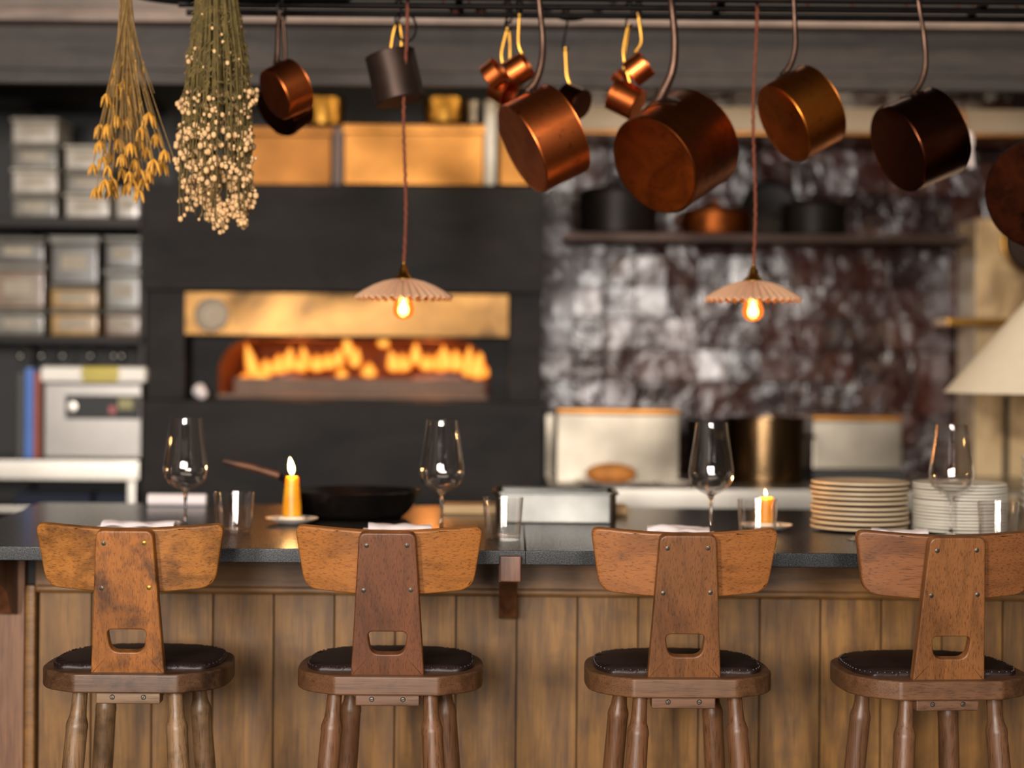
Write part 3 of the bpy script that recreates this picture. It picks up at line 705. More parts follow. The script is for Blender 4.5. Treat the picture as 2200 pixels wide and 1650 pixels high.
def hook(top, bot, name='hook_s', mat='black_iron', r=0.003, lab=''):
    """S hook from the rail down to the handle eye"""
    top, bot = Vector(top), Vector(bot); L = (top.z - bot.z)
    pts = [top + Vector((-0.008, 0, -0.006)), top + Vector((-0.009, 0, 0.006)), top + Vector((0.0, 0, 0.013)), top + Vector((0.009, 0, 0.004)), top + Vector((0.004, 0, -0.02)),
           (top + bot) / 2, bot + Vector((-0.006, 0, 0.012)), bot + Vector((-0.007, 0, -0.002)), bot + Vector((0.0, 0, -0.008)), bot + Vector((0.008, 0, 0.0))]
    o = B().tube(bez(pts, 4), r, 8).build('pan_hook', mat); return tag(o, lab, 'hook', 'hooks on the pot rack')
def pan(lab, d, bc, ax, ratio, dia, mat, handle, attach, hr=0.0075, flat_patch=0.02, iron='handle_iron', eye=True, name='copper_saucepan', cat='pan', deep=None):
    """bc: middle of the base; ax: base-to-rim shift in the picture; ratio: how much the base faces the viewer"""
    s = d / F; C = at(bc[0], bc[1], d); r = dia * s / 2
    pl = math.sqrt(max(1 - ratio ** 2, 1e-4)); L2 = math.hypot(*ax)
    n = Vector((ax[0] / L2 * pl, ratio, -ax[1] / L2 * pl)).normalized(); h = deep if deep else L2 / pl * s
    t = thing(name, lab, cat, C, 0, 'copper pans hanging from the rack')
    q = n.to_track_quat('Z', 'Y').to_matrix().to_4x4()
    th = 0.0022
    pr = [(0, 0), (r - 0.008, 0), (r - 0.003, 0.0012), (r, 0.0055), (r + 0.0005, h - 0.003), (r + 0.002, h), (r - th, h), (r - th, 0.008), (r - 0.010, th), (0, th)]
    B().lathe(pr, 96, q).build('pan_body', mat, t, 40)
    # handle: iron bar from a riveted plate on the wall
    pts = [at(x, y, d + dd) - C for x, y, dd in handle]
    pth = bez(pts, 7); m_ = len(pth)
    B().tube(pth, [hr * (1.35 - 0.45 * min(1, 2.2 * k / m_)) for k in range(m_)], 10, True, 0.75).build('handle', iron, t)
    # plate hugging the wall
    a = at(attach[0], attach[1], d) - C; hz = a.dot(n); rad = (a - n * hz); rad = rad - n * rad.dot(n)
    rad = (Vector(pts[0]) - n * Vector(pts[0]).dot(n)).normalized(); tg = n.cross(rad).normalized()
    hz = max(0.025, min(h - 0.02, Vector(pts[0]).dot(n)))
    tmp = bmesh.new(); rows = []
    for j in range(-6, 7):
        row = []
        for i in range(-5, 6):
            u, v = j / 6, i / 5
            ang = u * flat_patch * 2.0 / r; wv = (1 - 0.7 * abs(u) ** 1.5) * flat_patch * 0.75
            row.append(tmp.verts.new(n * (hz + v * wv) + (rad * math.cos(ang) + tg * math.sin(ang)) * (r + 0.0045 - 0.002 * (v * v))))
        rows.append(row)
    for a_, b_ in zip(rows, rows[1:]):
        for k in range(10): tmp.faces.new((a_[k], a_[k + 1], b_[k + 1], b_[k]))
    bmesh.ops.recalc_face_normals(tmp, faces=tmp.faces)
    ex = bmesh.ops.extrude_face_region(tmp, geom=list(tmp.faces))
    for v in ex['geom']:
        if isinstance(v, bmesh.types.BMVert): v.co -= (v.co - n * v.co.dot(n)).normalized() * 0.005
    bb = B(); bb._add(tmp); bp = bb.build('handle_plate', iron, t, 50)
    for u in (-0.6, 0.0, 0.6):
        ang = u * flat_patch * 2.0 / r
        B().ball(n * (hz + (0.3 if u == 0 else -0.1) * flat_patch * (0 if u else 1)) + (rad * math.cos(ang) + tg * math.sin(ang)) * (r + 0.005), 0.0042, 1).build('rivet', iron, bp)
    return t, C + pts[-1], n, r, h, C
def rail_hook(P, lab, y=None):
    ry = min(RAILS, key=lambda q: abs(4.8 + q - P.y)) + 4.8
    top = Vector((P.x, ry, RZ + 0.002)); hook(top, P, lab=lab)
D0 = 4.8
T, e1, *_ = pan('bright copper saucepan hanging left of the biggest pan, lit orange on its side', D0, (1121, 321), (91, -49), 0.27, 206, M['copper_hot'],
    [(1132, 196, 0.02), (1152, 172, 0.02), (1164, 130, 0.02), (1166, 80, 0.02), (1160, 20, 0.01), (1156, -24, 0.012), (1156, -32, 0.05), (1156, -22, 0.082)], (1125, 196), 0.0085, 0.026)
T, e2, *_ = pan('largest copper pan on the rack, brown base turned to the viewer', D0, (1404, 357), (100, -72), 0.60, 226, M['copper_old'],
    [(1408, 226, 0.045), (1425, 196, 0.045), (1445, 150, 0.04), (1450, 90, 0.03), (1444, 20, 0.02), (1438, -24, 0.012), (1438, -32, 0.05), (1438, -22, 0.082)], (1385, 225), 0.0105, 0.042)
T, e3, *_ = pan('amber copper saucepan hanging right of the second lamp cord', D0, (1681, 266), (82, -46), 0.30, 182, M['copper_amber'],
    [(1680, 163, 0.02), (1698, 140, 0.02), (1709, 100, 0.02), (1708, 50, 0.02), (1705, -10, 0.01), (1703, -24, 0.012), (1703, -32, 0.05), (1703, -22, 0.082)], (1680, 163), 0.0068, 0.020)
T, e4, *_ = pan('dark brown copper saucepan with a thin bright streak, near the frame edge', D0, (1927, 322), (103, -46), 0.30, 196, M['copper_dark'],
    [(1950, 210, 0.02), (1976, 182, 0.02), (1989, 140, 0.02), (1986, 80, 0.02), (1976, 20, 0.01), (1970, -24, 0.012), (1970, -32, 0.05), (1970, -22, 0.082)], (1945, 212), 0.0066, 0.022)
T, e5, *_ = pan('dark mottled copper pan cut off by the right frame edge', D0 - 0.15, (2228, 418), (60, -20), 0.80, 236, M['copper_mottled'],
    [(2246, 298, 0.05), (2262, 250, 0.04), (2262, 100, 0.03), (2258, -20, -0.02), (2258, -30, -0.05), (2258, -20, -0.075)], (2240, 300), 0.009, 0.03, deep=0.12)
T, e6, *_ = pan('small dark copper saucepan hanging in front of another beside the dried flowers', D0 + 0.05, (589, 204), (46, -27), 0.48, 116, M['copper_dark'] if False else M['copper_hot'],
    [(594, 136, 0.02), (596, 110, 0.02), (597, 60, 0.01), (601, 22, 0.0)], (592, 140), 0.0068, 0.016)
T, e7, *_ = pan('copper saucepan hanging behind the small one, only its lower edge showing', D0 + 0.30, (592, 243), (22, -20), 0.55, 118, M['copper_dark'],
    [(606, 180, 0.02), (612, 120, 0.01), (608, 40, 0.0)], (606, 182), 0.0068, 0.016, deep=0.07)
for e, l in ((e6, 'black hook holding the small copper saucepan in front'), (e7, 'black hook holding the copper saucepan behind the small one')):
    rail_hook(e, l)
def cup(lab, d, c, up, w_, h_, mat, ratio, loop, iron='brass'):
    """small copper measure: c middle of body; up: picture direction from base to rim; ratio: facing of base"""
    s = d / F; r = w_ * s / 2; h = h_ * s; pl = math.sqrt(1 - ratio ** 2); L2 = math.hypot(*up)
    n = Vector((up[0] / L2 * pl, ratio, -up[1] / L2 * pl)).normalized()
    C = at(c[0], c[1], d); t = thing('copper_measuring_cup' if mat is not M['tin_dark'] else 'tin_pot', lab, 'cup', C, 0, 'small copper cups hanging from the rack' if mat is not M['tin_dark'] else None)
    q = Matrix.Translation(-n * h / 2) @ n.to_track_quat('Z', 'Y').to_matrix().to_4x4()
    pr = [(0, 0), (r - 0.003, 0), (r, 0.003), (r, h - 0.001), (r + 0.001, h), (r - 0.002, h), (r - 0.002, 0.004), (0, 0.002)]
    B().lathe(pr, 56, q).build('cup_body', mat, t, 40)
    pts = [at(x, y, d + dd) - C for x, y, dd in loop]
    B().tube(bez(pts, 6), 0.0042, 8, True, 0.6).build('handle', iron, t)
    a = pts[0]; B().ball(a + Vector((0, -0.006, -0.004)), 0.0045, 1).build('rivet', 'brass', t)
    return C + pts[-1]
CU = M['copper_hot']
c1 = cup('upper left copper cup of the cluster beside the bright saucepan', 5.0, (1062, 160), (26, -20), 62, 34, CU, -0.3, [(1080, 135, 0), (1078, 110, 0.0), (1090, 60, 0)])
c2 = cup('upper right copper cup of the cluster beside the bright saucepan', 4.95, (1115, 150), (30, -18), 62, 44, CU, -0.25, [(1122, 116, 0), (1114, 90, 0), (1116, 30, 0)])
c3 = cup('lowest copper cup of the cluster, tucked behind the bright saucepan', 5.05, (1080, 192), (20, 14), 62, 40, CU, -0.4, [(1092, 165, 0), (1096, 120, 0), (1094, 60, 0)])
c4 = cup('small copper cup hanging alone by a forked brass handle between two big pans', 5.1, (1233, 218), (-20, -10), 68, 48, M['copper_dark'], 0.55, [(1228, 186, 0), (1219, 165, 0), (1216, 130, 0), (1215, 102, 0)])
c5 = cup('upper copper cup of the pair beside the largest pan', 5.0, (1372, 148), (24, -18), 62, 44, CU, -0.2, [(1364, 112, 0), (1378, 90, 0), (1375, 55, 0), (1371, 28, 0)])
c6 = cup('lower copper cup of the pair beside the largest pan', 5.0, (1345, 214), (-26, -14), 72, 62, CU, 0.3, [(1354, 178, 0), (1340, 118, 0), (1344, 80, 0), (1351, 52, 0)])
c7 = cup('tiny shiny copper cup peeking out behind the pair', 5.08, (1333, 168), (-14, -16), 34, 26, CU, -0.3, [(1341, 150, 0), (1342, 120, 0), (1352, 56, 0)])
c8 = cup('dark tin pot with brass loop handle hanging beside the first lamp cord', 4.95, (849, 168), (-24, -100), 108, 106, M['tin_dark'], 0.08, [(838, 116, 0), (845, 70, 0), (856, 48, 0), (862, 75, 0), (862, 108, 0)])
c8 = at(855, 48, 4.95)
for c, l in ((c1, 'black hook holding the upper left copper cup'), (c2, 'black hook holding the upper right copper cup of the cluster'), (c3, 'black hook holding the lowest copper cup'),
             (c4, 'black hook holding the lone copper cup'), (c5, 'black hook holding the upper cup of the pair'), (c6, 'black hook holding the lower cup of the pair'), (c8, 'black hook holding the dark tin pot')):
    rail_hook(c, l)
# black iron ring beside the tin pot, swag of cable, spare copper hooks on the rack
b = B(); C = at(873, 60, 4.93); b.tube([C + Vector((0.026 * math.cos(a), 0, 0.036 * math.sin(a))) for a in (k * 0.2618 for k in range(25))], 0.0032, 8); tag(b.build('iron_ring', 'black_iron'), 'black iron ring hanging beside the tin pot', 'ring')
b = B(); b.tube(bez([at(1128, -10, 5.2), at(1170, 22, 5.2), at(1222, 42, 5.2), at(1280, 28, 5.2), at(1335, -6, 5.2)], 6), 0.0055, 8); tag(b.build('cable', 'black'), 'black cable sagging between the copper cups at the top of the picture', 'cable')
places = [(955, 'between the tin pot and the cup cluster'), (1010, 'just left of the cup cluster'), (1530, 'right of the largest pan'), (1735, 'left of the spare hooks, past the amber saucepan'), (1830, 'midway between the amber and the dark saucepans'), (1945, 'above the dark saucepan'), (2055, 'past the dark saucepan'), (2180, 'nearest the right frame edge')]
for x, w_ in places:
    b = B(); b.tube(bez([at(x - 6, -16, 5.02), at(x - 2, 6, 5.02), at(x + 14, 22, 5.02), at(x + 30, 24, 5.02), at(x + 36, 12, 5.02)], 5), 0.0032, 8)
    tag(b.build('pan_hook', 'cord'), 'empty rust-coloured hook on the rack, ' + w_, 'hook', 'hooks on the pot rack')
# ------------------------------------------------------------------ dried herbs
def spread(px0, py0, d, L, hw, rnd): pass
def herb1():
    d = 4.62; rnd = random.Random(11); C = at(268, -30, d)
    t = thing('dried_flower_bunch', 'bunch of dried stems with golden pods hanging upside down, at the left', 'dried flowers', C)
    ends = [(228, 205), (250, 250), (320, 245), (230, 270), (273, 255), (305, 275), (335, 290), (215, 270), (215, 305), (235, 330), (262, 335), (280, 310), (315, 320), (353, 325), (200, 355), (232, 360), (262, 365), (300, 365), (330, 345), (348, 350), (207, 405), (240, 400), (270, 400), (298, 410), (222, 340), (290, 345), (308, 385), (255, 300), (242, 385), (318, 365), (286, 388), (226, 388), (278, 372), (300, 300)]
    for k in range(44): ends.append((268 + rnd.gauss(0, 34), rnd.uniform(200, 390)))
    for i, (x, y) in enumerate(ends):
        e = at(x, y, d + rnd.uniform(-0.06, 0.06)) - C; top = Vector((rnd.uniform(-0.012, 0.012), rnd.uniform(-0.012, 0.012), -0.0))
        mid = top.lerp(e, 0.45) + Vector((-(e.x) * 0.10, 0, 0))
        B().tube(bez([top, mid, e], 6), 0.0011 if i % 3 else 0.0016, 5).build('stem', 'stem', t)
        if i < 34:
            b = B(); s = rnd.uniform(1.05, 1.5)
            for k in range(5):
                a = k * 1.2566 + rnd.random(); o = Vector((math.cos(a), math.sin(a), 0))
                b.tube([e + Vector((0, 0, 0.004)), e + o * 0.007 * s + Vector((0, 0, -0.006)) * s, e + o * 0.010 * s + Vector((0, 0, -0.016)) * s, e + o * 0.0125 * s + Vector((0, 0, -0.025)) * s], [0.002, 0.0036 * s, 0.0024 * s, 0.0004], 6)
            b.build('seed_pod', 'pod', t)
        if rnd.random() < 0.5:
            q = mid.lerp(e, rnd.random() * 0.6); B().tube([q, q + Vector((rnd.uniform(-.012, .012), 0, -0.03))], [0.002, 0.0004], 5).build('leaf', 'pod', t)
herb1()
def herb2():
    d = 4.56; rnd = random.Random(5); C = at(462, -30, d); s = d / F
    t = thing('dried_flower_bunch', 'thick green bunch of dried flowers with small cream blooms, hanging beside the copper pans', 'dried flowers', C)
    b = B(); bl = []
    def hw(y):  # half width of the bunch at picture row y
        return 44 + 26 * min(1, max(0, y) / 160) + 10 * min(1, max(0, y - 160) / 150)
    def mid(y): return 466 + 2 * math.sin(y / 90)
    stems = B()
    for k in range(230):
        a = rnd.uniform(-1, 1); z = rnd.uniform(-1, 1) * math.sqrt(1 - a * a); yb = rnd.uniform(150, 470)
        pts = []
        for q in range(7):
            y = -30 + (yb + 30) * q / 6
            pts.append(at(mid(y) + a * hw(y) * 0.97 + rnd.uniform(-2, 2), y, d + z * hw(y) * s) - C)
        stems.tube(pts, [0.0022] * 3 + [0.0013] * 4, 4)
        # little side sprigs and blooms
        for j in range(19):
            u = rnd.uniform(0.08, 1.04); p0 = pts[min(6, int(u * 6))]; p1 = p0 + Vector((rnd.uniform(-.013, .013), rnd.uniform(-.013, .013), rnd.uniform(-.022, -.004)))
            stems.tube([p0, (p0 + p1) / 2, p1], [0.0009, 0.0028 if j % 2 == 0 else 0.001, 0.0005], 3)
            y = -30 + (yb + 30) * u
            if rnd.random() < min(1, max(0.04, (y - 180) / 210)): bl.append((p1, 0.0030 + 0.0034 * rnd.random() * min(1, y / 330), y))
    o = stems.build('stems', 'sage', t); o['kind'] = 'stuff'
    tips = [(425, 385), (450, 440), (490, 450), (510, 440), (460, 420), (500, 400), (470, 380), (440, 400), (520, 455), (475, 455), (410, 360), (530, 400), (410, 420), (430, 430), (455, 465), (478, 480), (500, 470), (520, 480), (470, 490), (400, 400), (540, 440), (395, 300), (392, 230), (415, 125), (540, 215)]
    for x, y in tips:
        for k in range(14): bl.append((at(x + rnd.uniform(-12, 12), y + rnd.uniform(-22, 10), d + rnd.uniform(-.03, .03)) - C, 0.0045 + rnd.random() * 0.002, y))
    bl.sort(key=lambda q: q[0].y - q[1] * 6)
    for k, (p, r, y) in enumerate(bl[:100]): B().ball(p, r * 1.35, 1, (1, 1, 1.25)).build('bloom', 'bloom', t, 80)
    g = B()
    for p, r, y in bl[100:]: g.ball(p, r * 1.25, 1, (1, 1, 1.2))
    o = g.build('blooms', 'bloom', t, 80); o['kind'] = 'stuff'
herb2()
# ------------------------------------------------------------------ oven
OD = 7.0
ov = thing('pizza_oven', 'big black wood-fired oven with a brass hood strip and flames inside', 'oven', at(737, 1080, OD) * 1.0)
O0 = ov.location.copy()
def obox(x0, y0, x1, y1, d0, dep, bev=0.006):
    lo, hi = pbox(x0, y0, x1, y1, OD, dep)
    zl = at(737, y1, OD).z; zh = at(737, y0, OD).z
    return Vector((lo[0], d0, zl)) - O0, Vector((hi[0], d0 + dep, zh)) - O0
def obuild(args, name, mat, bev=0.006):
    lo, hi = obox(*args); return B().box(lo, hi, bev).build(name, mat, ov)
obuild((309, 400, 1168, 627, OD - 0.04, 0.95), 'upper_housing', 'oven_steel')
zb = at(737, 862, OD).z
lo, hi = obox(309, 862, 1168, 1080, OD - 0.04, 0.95); lo.z = -O0.z; B().box(lo, hi, 0.006).build('lower_housing', 'oven_steel', ov)
obuild((314, 627, 397, 862, OD, 0.9), 'side_column', 'oven_steel'); obuild((1093, 627, 1165, 862, OD, 0.9), 'side_column', 'oven_steel')
# mouth plate with arched opening
s = OD / F
def opt(x, y): q = at(737, 0, OD); return ((x - 737) * s, at(737, y, OD).z - O0.z)
outer = [opt(397, 862), opt(1093, 862), opt(1093, 627), opt(397, 627)]
ar = [opt(455, 858), opt(1047, 858), opt(1047, 800)] + [opt(1047 - 75 + 75 * math.cos(R(k)), 800 - 72 * math.sin(R(k))) for k in (15, 30, 45, 60, 75, 90)] + [opt(530 + 75 * math.cos(R(k)), 800 - 72 * math.sin(R(k))) for k in (90, 105, 120, 135, 150, 165)] + [opt(455, 800)]
mt = Matrix.Translation((at(737, 1080, OD).x - O0.x, OD + 0.12 - O0.y, 0)) @ Matrix.Rotation(R(90), 4, 'X')
B().prism(outer, [ar[::-1]], -0.03, 0.0, mt, 0).build('mouth_plate', 'oven_steel', ov)
# hot chamber
b = B(); vin = ar; lo, hi = obox(450, 725, 1052, 862, OD + 0.13, 0.6)
tmp = bmesh.new(); r0 = [tmp.verts.new((x, y, -0.03)) for x, y in ar]; r1 = [tmp.verts.new((x, y, -0.66)) for x, y in ar]
for k in range(len(ar)): tmp.faces.new((r0[k], r0[(k + 1) % len(ar)], r1[(k + 1) % len(ar)], r1[k]))
tmp.faces.new(r1); b._add(tmp, mt); b.build('hot_chamber', 'brick', ov)
lo, hi = obox(456, 822, 1046, 857, OD + 0.12, 0.55); hi.z = lo.z + 0.012
B().box(lo, hi).build('hearth_floor', 'hearth', ov)
lo, hi = obox(470, 815, 1040, 852, OD + 0.36, 0.03); B().box(lo, hi, 0.004).build('hearth_step', 'hearth', ov)
def brass_strip():
    lo, hi = obox(397, 630, 1093, 722, OD - 0.005, 0.02)
    t = NT('hammered_brass_strip'); v = t.coord((1, 1, 1)); f = t.noise(v, 3.2, 5, 0.6, 0.6)
    t.l(t.ramp(f, [(0.34, srgb(30, 21, 14)), (0.47, srgb(84, 60, 31)), (0.7, srgb(108, 78, 40))]), t.b.inputs['Base Color'])
    t.set(Metallic=0.9, Roughness=0.32); t.bump(t.noise(v, 1.6, 1, 0.4, 0.4), 1.0, 0.06)
    o = B().box(lo, hi, 0.003).build('brass_hood_strip', t.m, ov)
    c = at(453, 676, OD - 0.02) - O0
    g = B(); g.lathe([(0.0, 0.010), (0.016, 0.010), (0.018, 0.004), (0.036, 0.004), (0.038, 0.009), (0.046, 0.009), (0.048, 0.004), (0.058, 0.003), (0.060, 0.008), (0.064, 0.007), (0.065, 0.0)], 40, Matrix.Translation((c.x, OD - 0.006 - O0.y, c.z)) @ Matrix.Rotation(R(90), 4, 'X'))
    g.build('round_emblem', 'hood_steel', o)
brass_strip()
fr = thing('fire', 'row of orange and yellow flames burning inside the oven mouth', 'fire', at(750, 815, OD + 0.4))
fl = [(548, 735, 812), (575, 770, 810), (600, 760, 805), (618, 745, 800), (640, 762, 800), (658, 742, 795), (682, 760, 800), (702, 758, 795), (722, 748, 790), (752, 715, 770), (735, 790, 812), (792, 778, 812), (822, 718, 748), (850, 750, 800), (868, 758, 800), (893, 735, 785), (915, 760, 798), (940, 748, 800), (960, 740, 798), (980, 750, 800), (1003, 742, 812), (1020, 752, 815), (1035, 775, 815), (528, 800, 818), (560, 790, 818), (760, 745, 790)]
for i, (x, y0, y1) in enumerate(fl):
    d = OD + 0.40 + (i % 3) * 0.04; c = at(x, y1, d) - fr.location; hh = (y1 - y0) * d / F * 1.05; ww = (0.021 + 0.011 * ((i * 7) % 5) / 4) * (1.25 if y1 > 780 else 0.8)
    pr = [(0, 0), (ww * 0.8, hh * 0.10), (ww * 1.05, hh * 0.28), (ww * 0.85, hh * 0.52), (ww * 0.42, hh * 0.78), (0, hh)]
    B().lathe(pr, 16, Matrix.Translation(c) @ Matrix.Rotation(R(((i * 37) % 30) - 15), 4, 'Y')).build('flame', 'fire', fr, 80)
point('fire_light', at(640, 770, OD + 0.42), 5.0, (1, 0.33, 0.07), 0.06); point('fire_light', at(920, 770, OD + 0.42), 5.0, (1, 0.33, 0.07), 0.06)
for k, (x, l) in enumerate(((600, 'left'), (940, 'right'))):
    b = B(); c = at(x, 812, OD + 0.57); b.tube([c + Vector((-0.10, 0, 0)), c + Vector((0.02, 0.02, 0.006)), c + Vector((0.11, 0, 0))], [0.02, 0.022, 0.018], 10)
    tag(b.build('firewood_log', 'bracket'), 'charred log burning under the %s half of the flames' % l, 'log', 'logs in the oven')
b = B(); c = at(434, 843, OD + 0.05)
for k in range(5): b.ball(c + Vector((random.uniform(-.025, .025), random.uniform(-.015, .015), random.uniform(-.006, .018))), 0.022, 2)
tag(b.build('cloth', 'linen'), 'crumpled white cloth lying in the oven recess left of the mouth', 'cloth')
# brass boxes and tins on the oven
def shelfbox(x0, y0, x1, y1, d, dep, mat, name, lab, cat, group=None, bev=0.006):
    lo, hi = pbox(x0, y0, x1, y1, d, dep); o0 = Vector(((lo[0] + hi[0]) / 2, d + dep / 2, lo[2]))
    t = thing(name, lab, cat, o0, 0, group); h = hi[2] - lo[2]
    B().box(Vector(lo) - o0, Vector(hi) - o0 - Vector((0, 0, h * 0.14)), bev).build('box_body', mat, t)
    B().box(Vector(lo) - o0 + Vector((-0.004, -0.004, h * 0.87)), Vector(hi) - o0 + Vector((0.004, 0.004, 0)), 0.003).build('lid', mat, t); return t
shelfbox(520, 273, 712, 397, OD, 0.4, 'brass_dim', 'brass_box', 'left brass box on top of the oven, behind the copper saucepans', 'box', 'brass boxes on the oven')
shelfbox(738, 268, 1040, 397, OD, 0.4, 'brass_soft', 'brass_box', 'wide bright brass box on top of the oven behind the lamp cord', 'box', 'brass boxes on the oven')
shelfbox(1072, 228, 1140, 397, OD + 0.05, 0.3, 'brass_soft', 'brass_box', 'narrow upright brass box on top of the oven behind the bright saucepan', 'box', 'brass boxes on the oven')
lo, hi = pbox(1041, 215, 1066, 397, OD, 0.025); o = B().box(lo, hi, 0.003).build('steel_post', 'steel_soft'); tag(o, 'pale steel post standing on the oven beside the wide brass box', 'post')
lo, hi = pbox(713, 272, 737, 397, OD + 0.03, 0.02); o = B().box(lo, hi, 0.003).build('wooden_divider', 'bracket'); tag(o, 'dark wooden divider between the two brass boxes', 'divider')
def tin(x, y0, y1, w_, d, mat, lab, cat='tin', name='round_tin'):
    s = d / F; r = w_ * s / 2; h = (y1 - y0) * s; c = at(x, y1, d + r); t = thing(name, lab, cat, c)
    B().lathe([(0, 0), (r, 0), (r, h * 0.62), (0, h * 0.62)], 40).build('tin_body', mat, t, 40)
    B().lathe([(0, h * 0.622), (r + 0.003, h * 0.622), (r + 0.003, h * 0.9), (r * 0.9, h), (0, h)], 40).build('lid', mat, t, 40)
tin(695, 208, 269, 92, OD + 0.05, 'brass', 'shiny brass tin with a lid on the left brass box')
tin(956, 208, 264, 92, OD + 0.05, 'brass', 'shiny brass tin with a lid on the wide brass box')
tin(1019, 215, 264, 24, OD + 0.05, 'steel_soft', 'narrow pale tin beside the brass tin on the wide box')
# ------------------------------------------------------------------ tile wall
TW = 7.62
def tilewall():
    rnd = random.Random(3); s = 0.128; x0 = at(1165, 500, TW).x; x1 = at(2098, 500, TW).x + 0.02; z1 = at(1600, 150, TW).z; z0 = 0.9
    b = B(); nx = int((x1 - x0) / s); nz = int((z1 - z0) / s) + 1
    for j in range(nz):
        for i in range(nx + 1):
            cx, cz = x0 + (i + 0.5) * s, z0 + (j + 0.5) * s
            rot = Matrix.Translation((cx, TW - 0.004, cz)) @ Matrix.Rotation(rnd.gauss(0, R(1.7)), 4, 'X') @ Matrix.Rotation(rnd.gauss(0, R(1.7)), 4, 'Z')
            h = s / 2 - 0.0015; b.box((-h, -0.006, -h), (h, 0.006, h), 0.002, rot, 1)
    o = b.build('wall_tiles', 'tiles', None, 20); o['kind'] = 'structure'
    struct(B().box((x0 - 0.02, TW, 0.0), (x1 + 0.3, TW + 0.04, 3.0)).build('wall_kitchen', 'grout'))
tilewall()
struct(B().box((-2.6, 7.85, 0.0), (at(1165, 500, 7.6).x, 7.9, 3.0)).build('wall_kitchen_left', 'black'))
# hood lip above the tiles
lo, hi = pbox(1235, 232, 2420, 292, 7.1, 0.3); hd = thing('extractor_hood', 'pale steel extractor hood lip running above the tile wall', 'hood', (0, 7.1, lo[2]))
B().box((lo[0], 0, 0.014), (hi[0], 0.3, hi[2] - lo[2]), 0.004).build('lip', 'hood_steel', hd); B().box((lo[0], -0.006, 0), (hi[0], 0.3, 0.0135), 0.004).build('bottom_edge', 'brass_soft', hd)
# pot shelf
lo, hi = pbox(1212, 503, 2085, 519, 7.2, 0.4); ps = thing('wall_shelf', 'dark steel shelf on the tile wall carrying black pots', 'shelf', (0, 7.2, lo[2]))
B().box((lo[0], 0, 0), (hi[0], 0.39, hi[2] - lo[2]), 0.003).build('shelf_board', 'tin_dark', ps); SZ = hi[2]
def pot(x, w_, h_px, d, z, mat, lab, name='cooking_pot', lid=True, group=None, cat='pot'):
    s = d / F; r = w_ * s / 2; h = h_px * s; c = at(x, 780, d); t = thing(name, lab, cat, (c.x, d, z + 0.001), 0, group)
    B().lathe([(0, 0), (r * 0.94, 0), (r, 0.012), (r, h), (r * 1.03, h + 0.002), (r * 1.03, h + 0.006), (r * 0.97, h + 0.006), (r * 0.97, 0.01), (0, 0.006)], 48).build('pot_body', mat, t, 40)
    if lid: 
        B().lathe([(r * 1.02, h + 0.0065), (r * 0.95, h + 0.018), (r * 0.4, h + 0.034), (0.014, h + 0.037), (0.013, h + 0.05), (0.024, h + 0.056), (0.0, h + 0.062)], 40).build('lid', mat, t, 40)
    for sx in (-1, 1):
        B().tube(bez([(sx * r * 0.98, -0.035, h * 0.72), (sx * (r + 0.03), -0.02, h * 0.74), (sx * (r + 0.03), 0.02, h * 0.74), (sx * r * 0.98, 0.035, h * 0.72)], 4), 0.005, 8).build('handle', mat, t)
    return t
pot(1325, 170, 88, 7.38, SZ, 'black_iron', 'black lidded pot at the oven end of the wall shelf', group='black pots on the wall shelf')
pot(1535, 150, 46, 7.36, SZ, M['copper_old'], 'low bronze-brown pot in the middle of the wall shelf', group='black pots on the wall shelf')
pot(1745, 140, 62, 7.37, SZ, 'black_iron', 'smaller black lidded pot on the wall shelf, right of the bronze pot', group='black pots on the wall shelf')
b = B(); c = at(1655, 432, 7.56); b.lathe([(0, 0), (0.10, 0.0), (0.118, 0.012), (0.120, 0.030), (0.116, 0.030), (0.112, 0.014), (0.098, 0.004), (0, 0.004)], 40, Matrix.Rotation(R(84), 4, 'X'))
o = b.build('frying_pan', 'black_iron', None, 40); o.location = (c.x, 7.575, SZ + 0.122); tag(o, 'round black pan leaning upright against the tiles on the wall shelf', 'pan')
# hanging utensil at the right
C = at(2068, 236, 7.085); ut = thing('basting_brush', 'white-headed brush hanging from the hood on a yellow handle', 'brush', C)
B().tube([(0, 0, 0), at(2072, 255, 7.085) - C, at(2078, 288, 7.085) - C], 0.006, 8).build('handle', 'brass_soft', ut)
B().tube([at(2078, 284, 7.07) - C, at(2080, 300, 7.07) - C, at(2083, 322, 7.07) - C, at(2086, 360, 7.07) - C], [0.012, 0.022, 0.010, 0.011], 12).build('head', 'linen', ut)
# cream panel at the right with its rail and brass pan, cloth lamp
lo, hi = pbox(2096, 470, 2420, 1075, 7.25, 0.30); pn = thing('tall_cabinet', 'tall cream enamelled cabinet at the right end of the tile wall', 'cabinet', (lo[0], 7.26, 0))
t_ = NT('stained_cream'); v = t_.coord(); t_.l(t_.ramp(t_.noise(v, 4, 6, 0.65, 0.8), [(0.3, srgb(110, 82, 50)), (0.5, srgb(190, 160, 116)), (0.7, srgb(206, 182, 142))]), t_.b.inputs['Base Color']); t_.set(Roughness=0.35)
B().box((0, 0, 0), (0.6, 0.3, hi[2]), 0.004).build('cabinet_body', t_.m, pn)
B().box((0.045, -0.012, 0.85), (0.55, 0.0, hi[2] - 0.24), 0.004).build('door', t_.m, pn)
B().tube([(0.115, -0.03, 0.92), (0.115, -0.03, 1.24)], 0.011, 10).build('door_handle', 'black_iron', pn)
lo, hi = pbox(2036, 684, 2170, 699, 7.0, 0.24); o = B().box(lo, hi, 0.003).build('brass_shelf', 'brass'); tag(o, 'small brass shelf beside the cream cabinet above the cloth lampshade', 'shelf')
C = at(2222, 520, 7.235); bp = thing('brass_pan', 'brass pan hanging on the cream cabinet behind the mottled copper pan', 'pan', C)
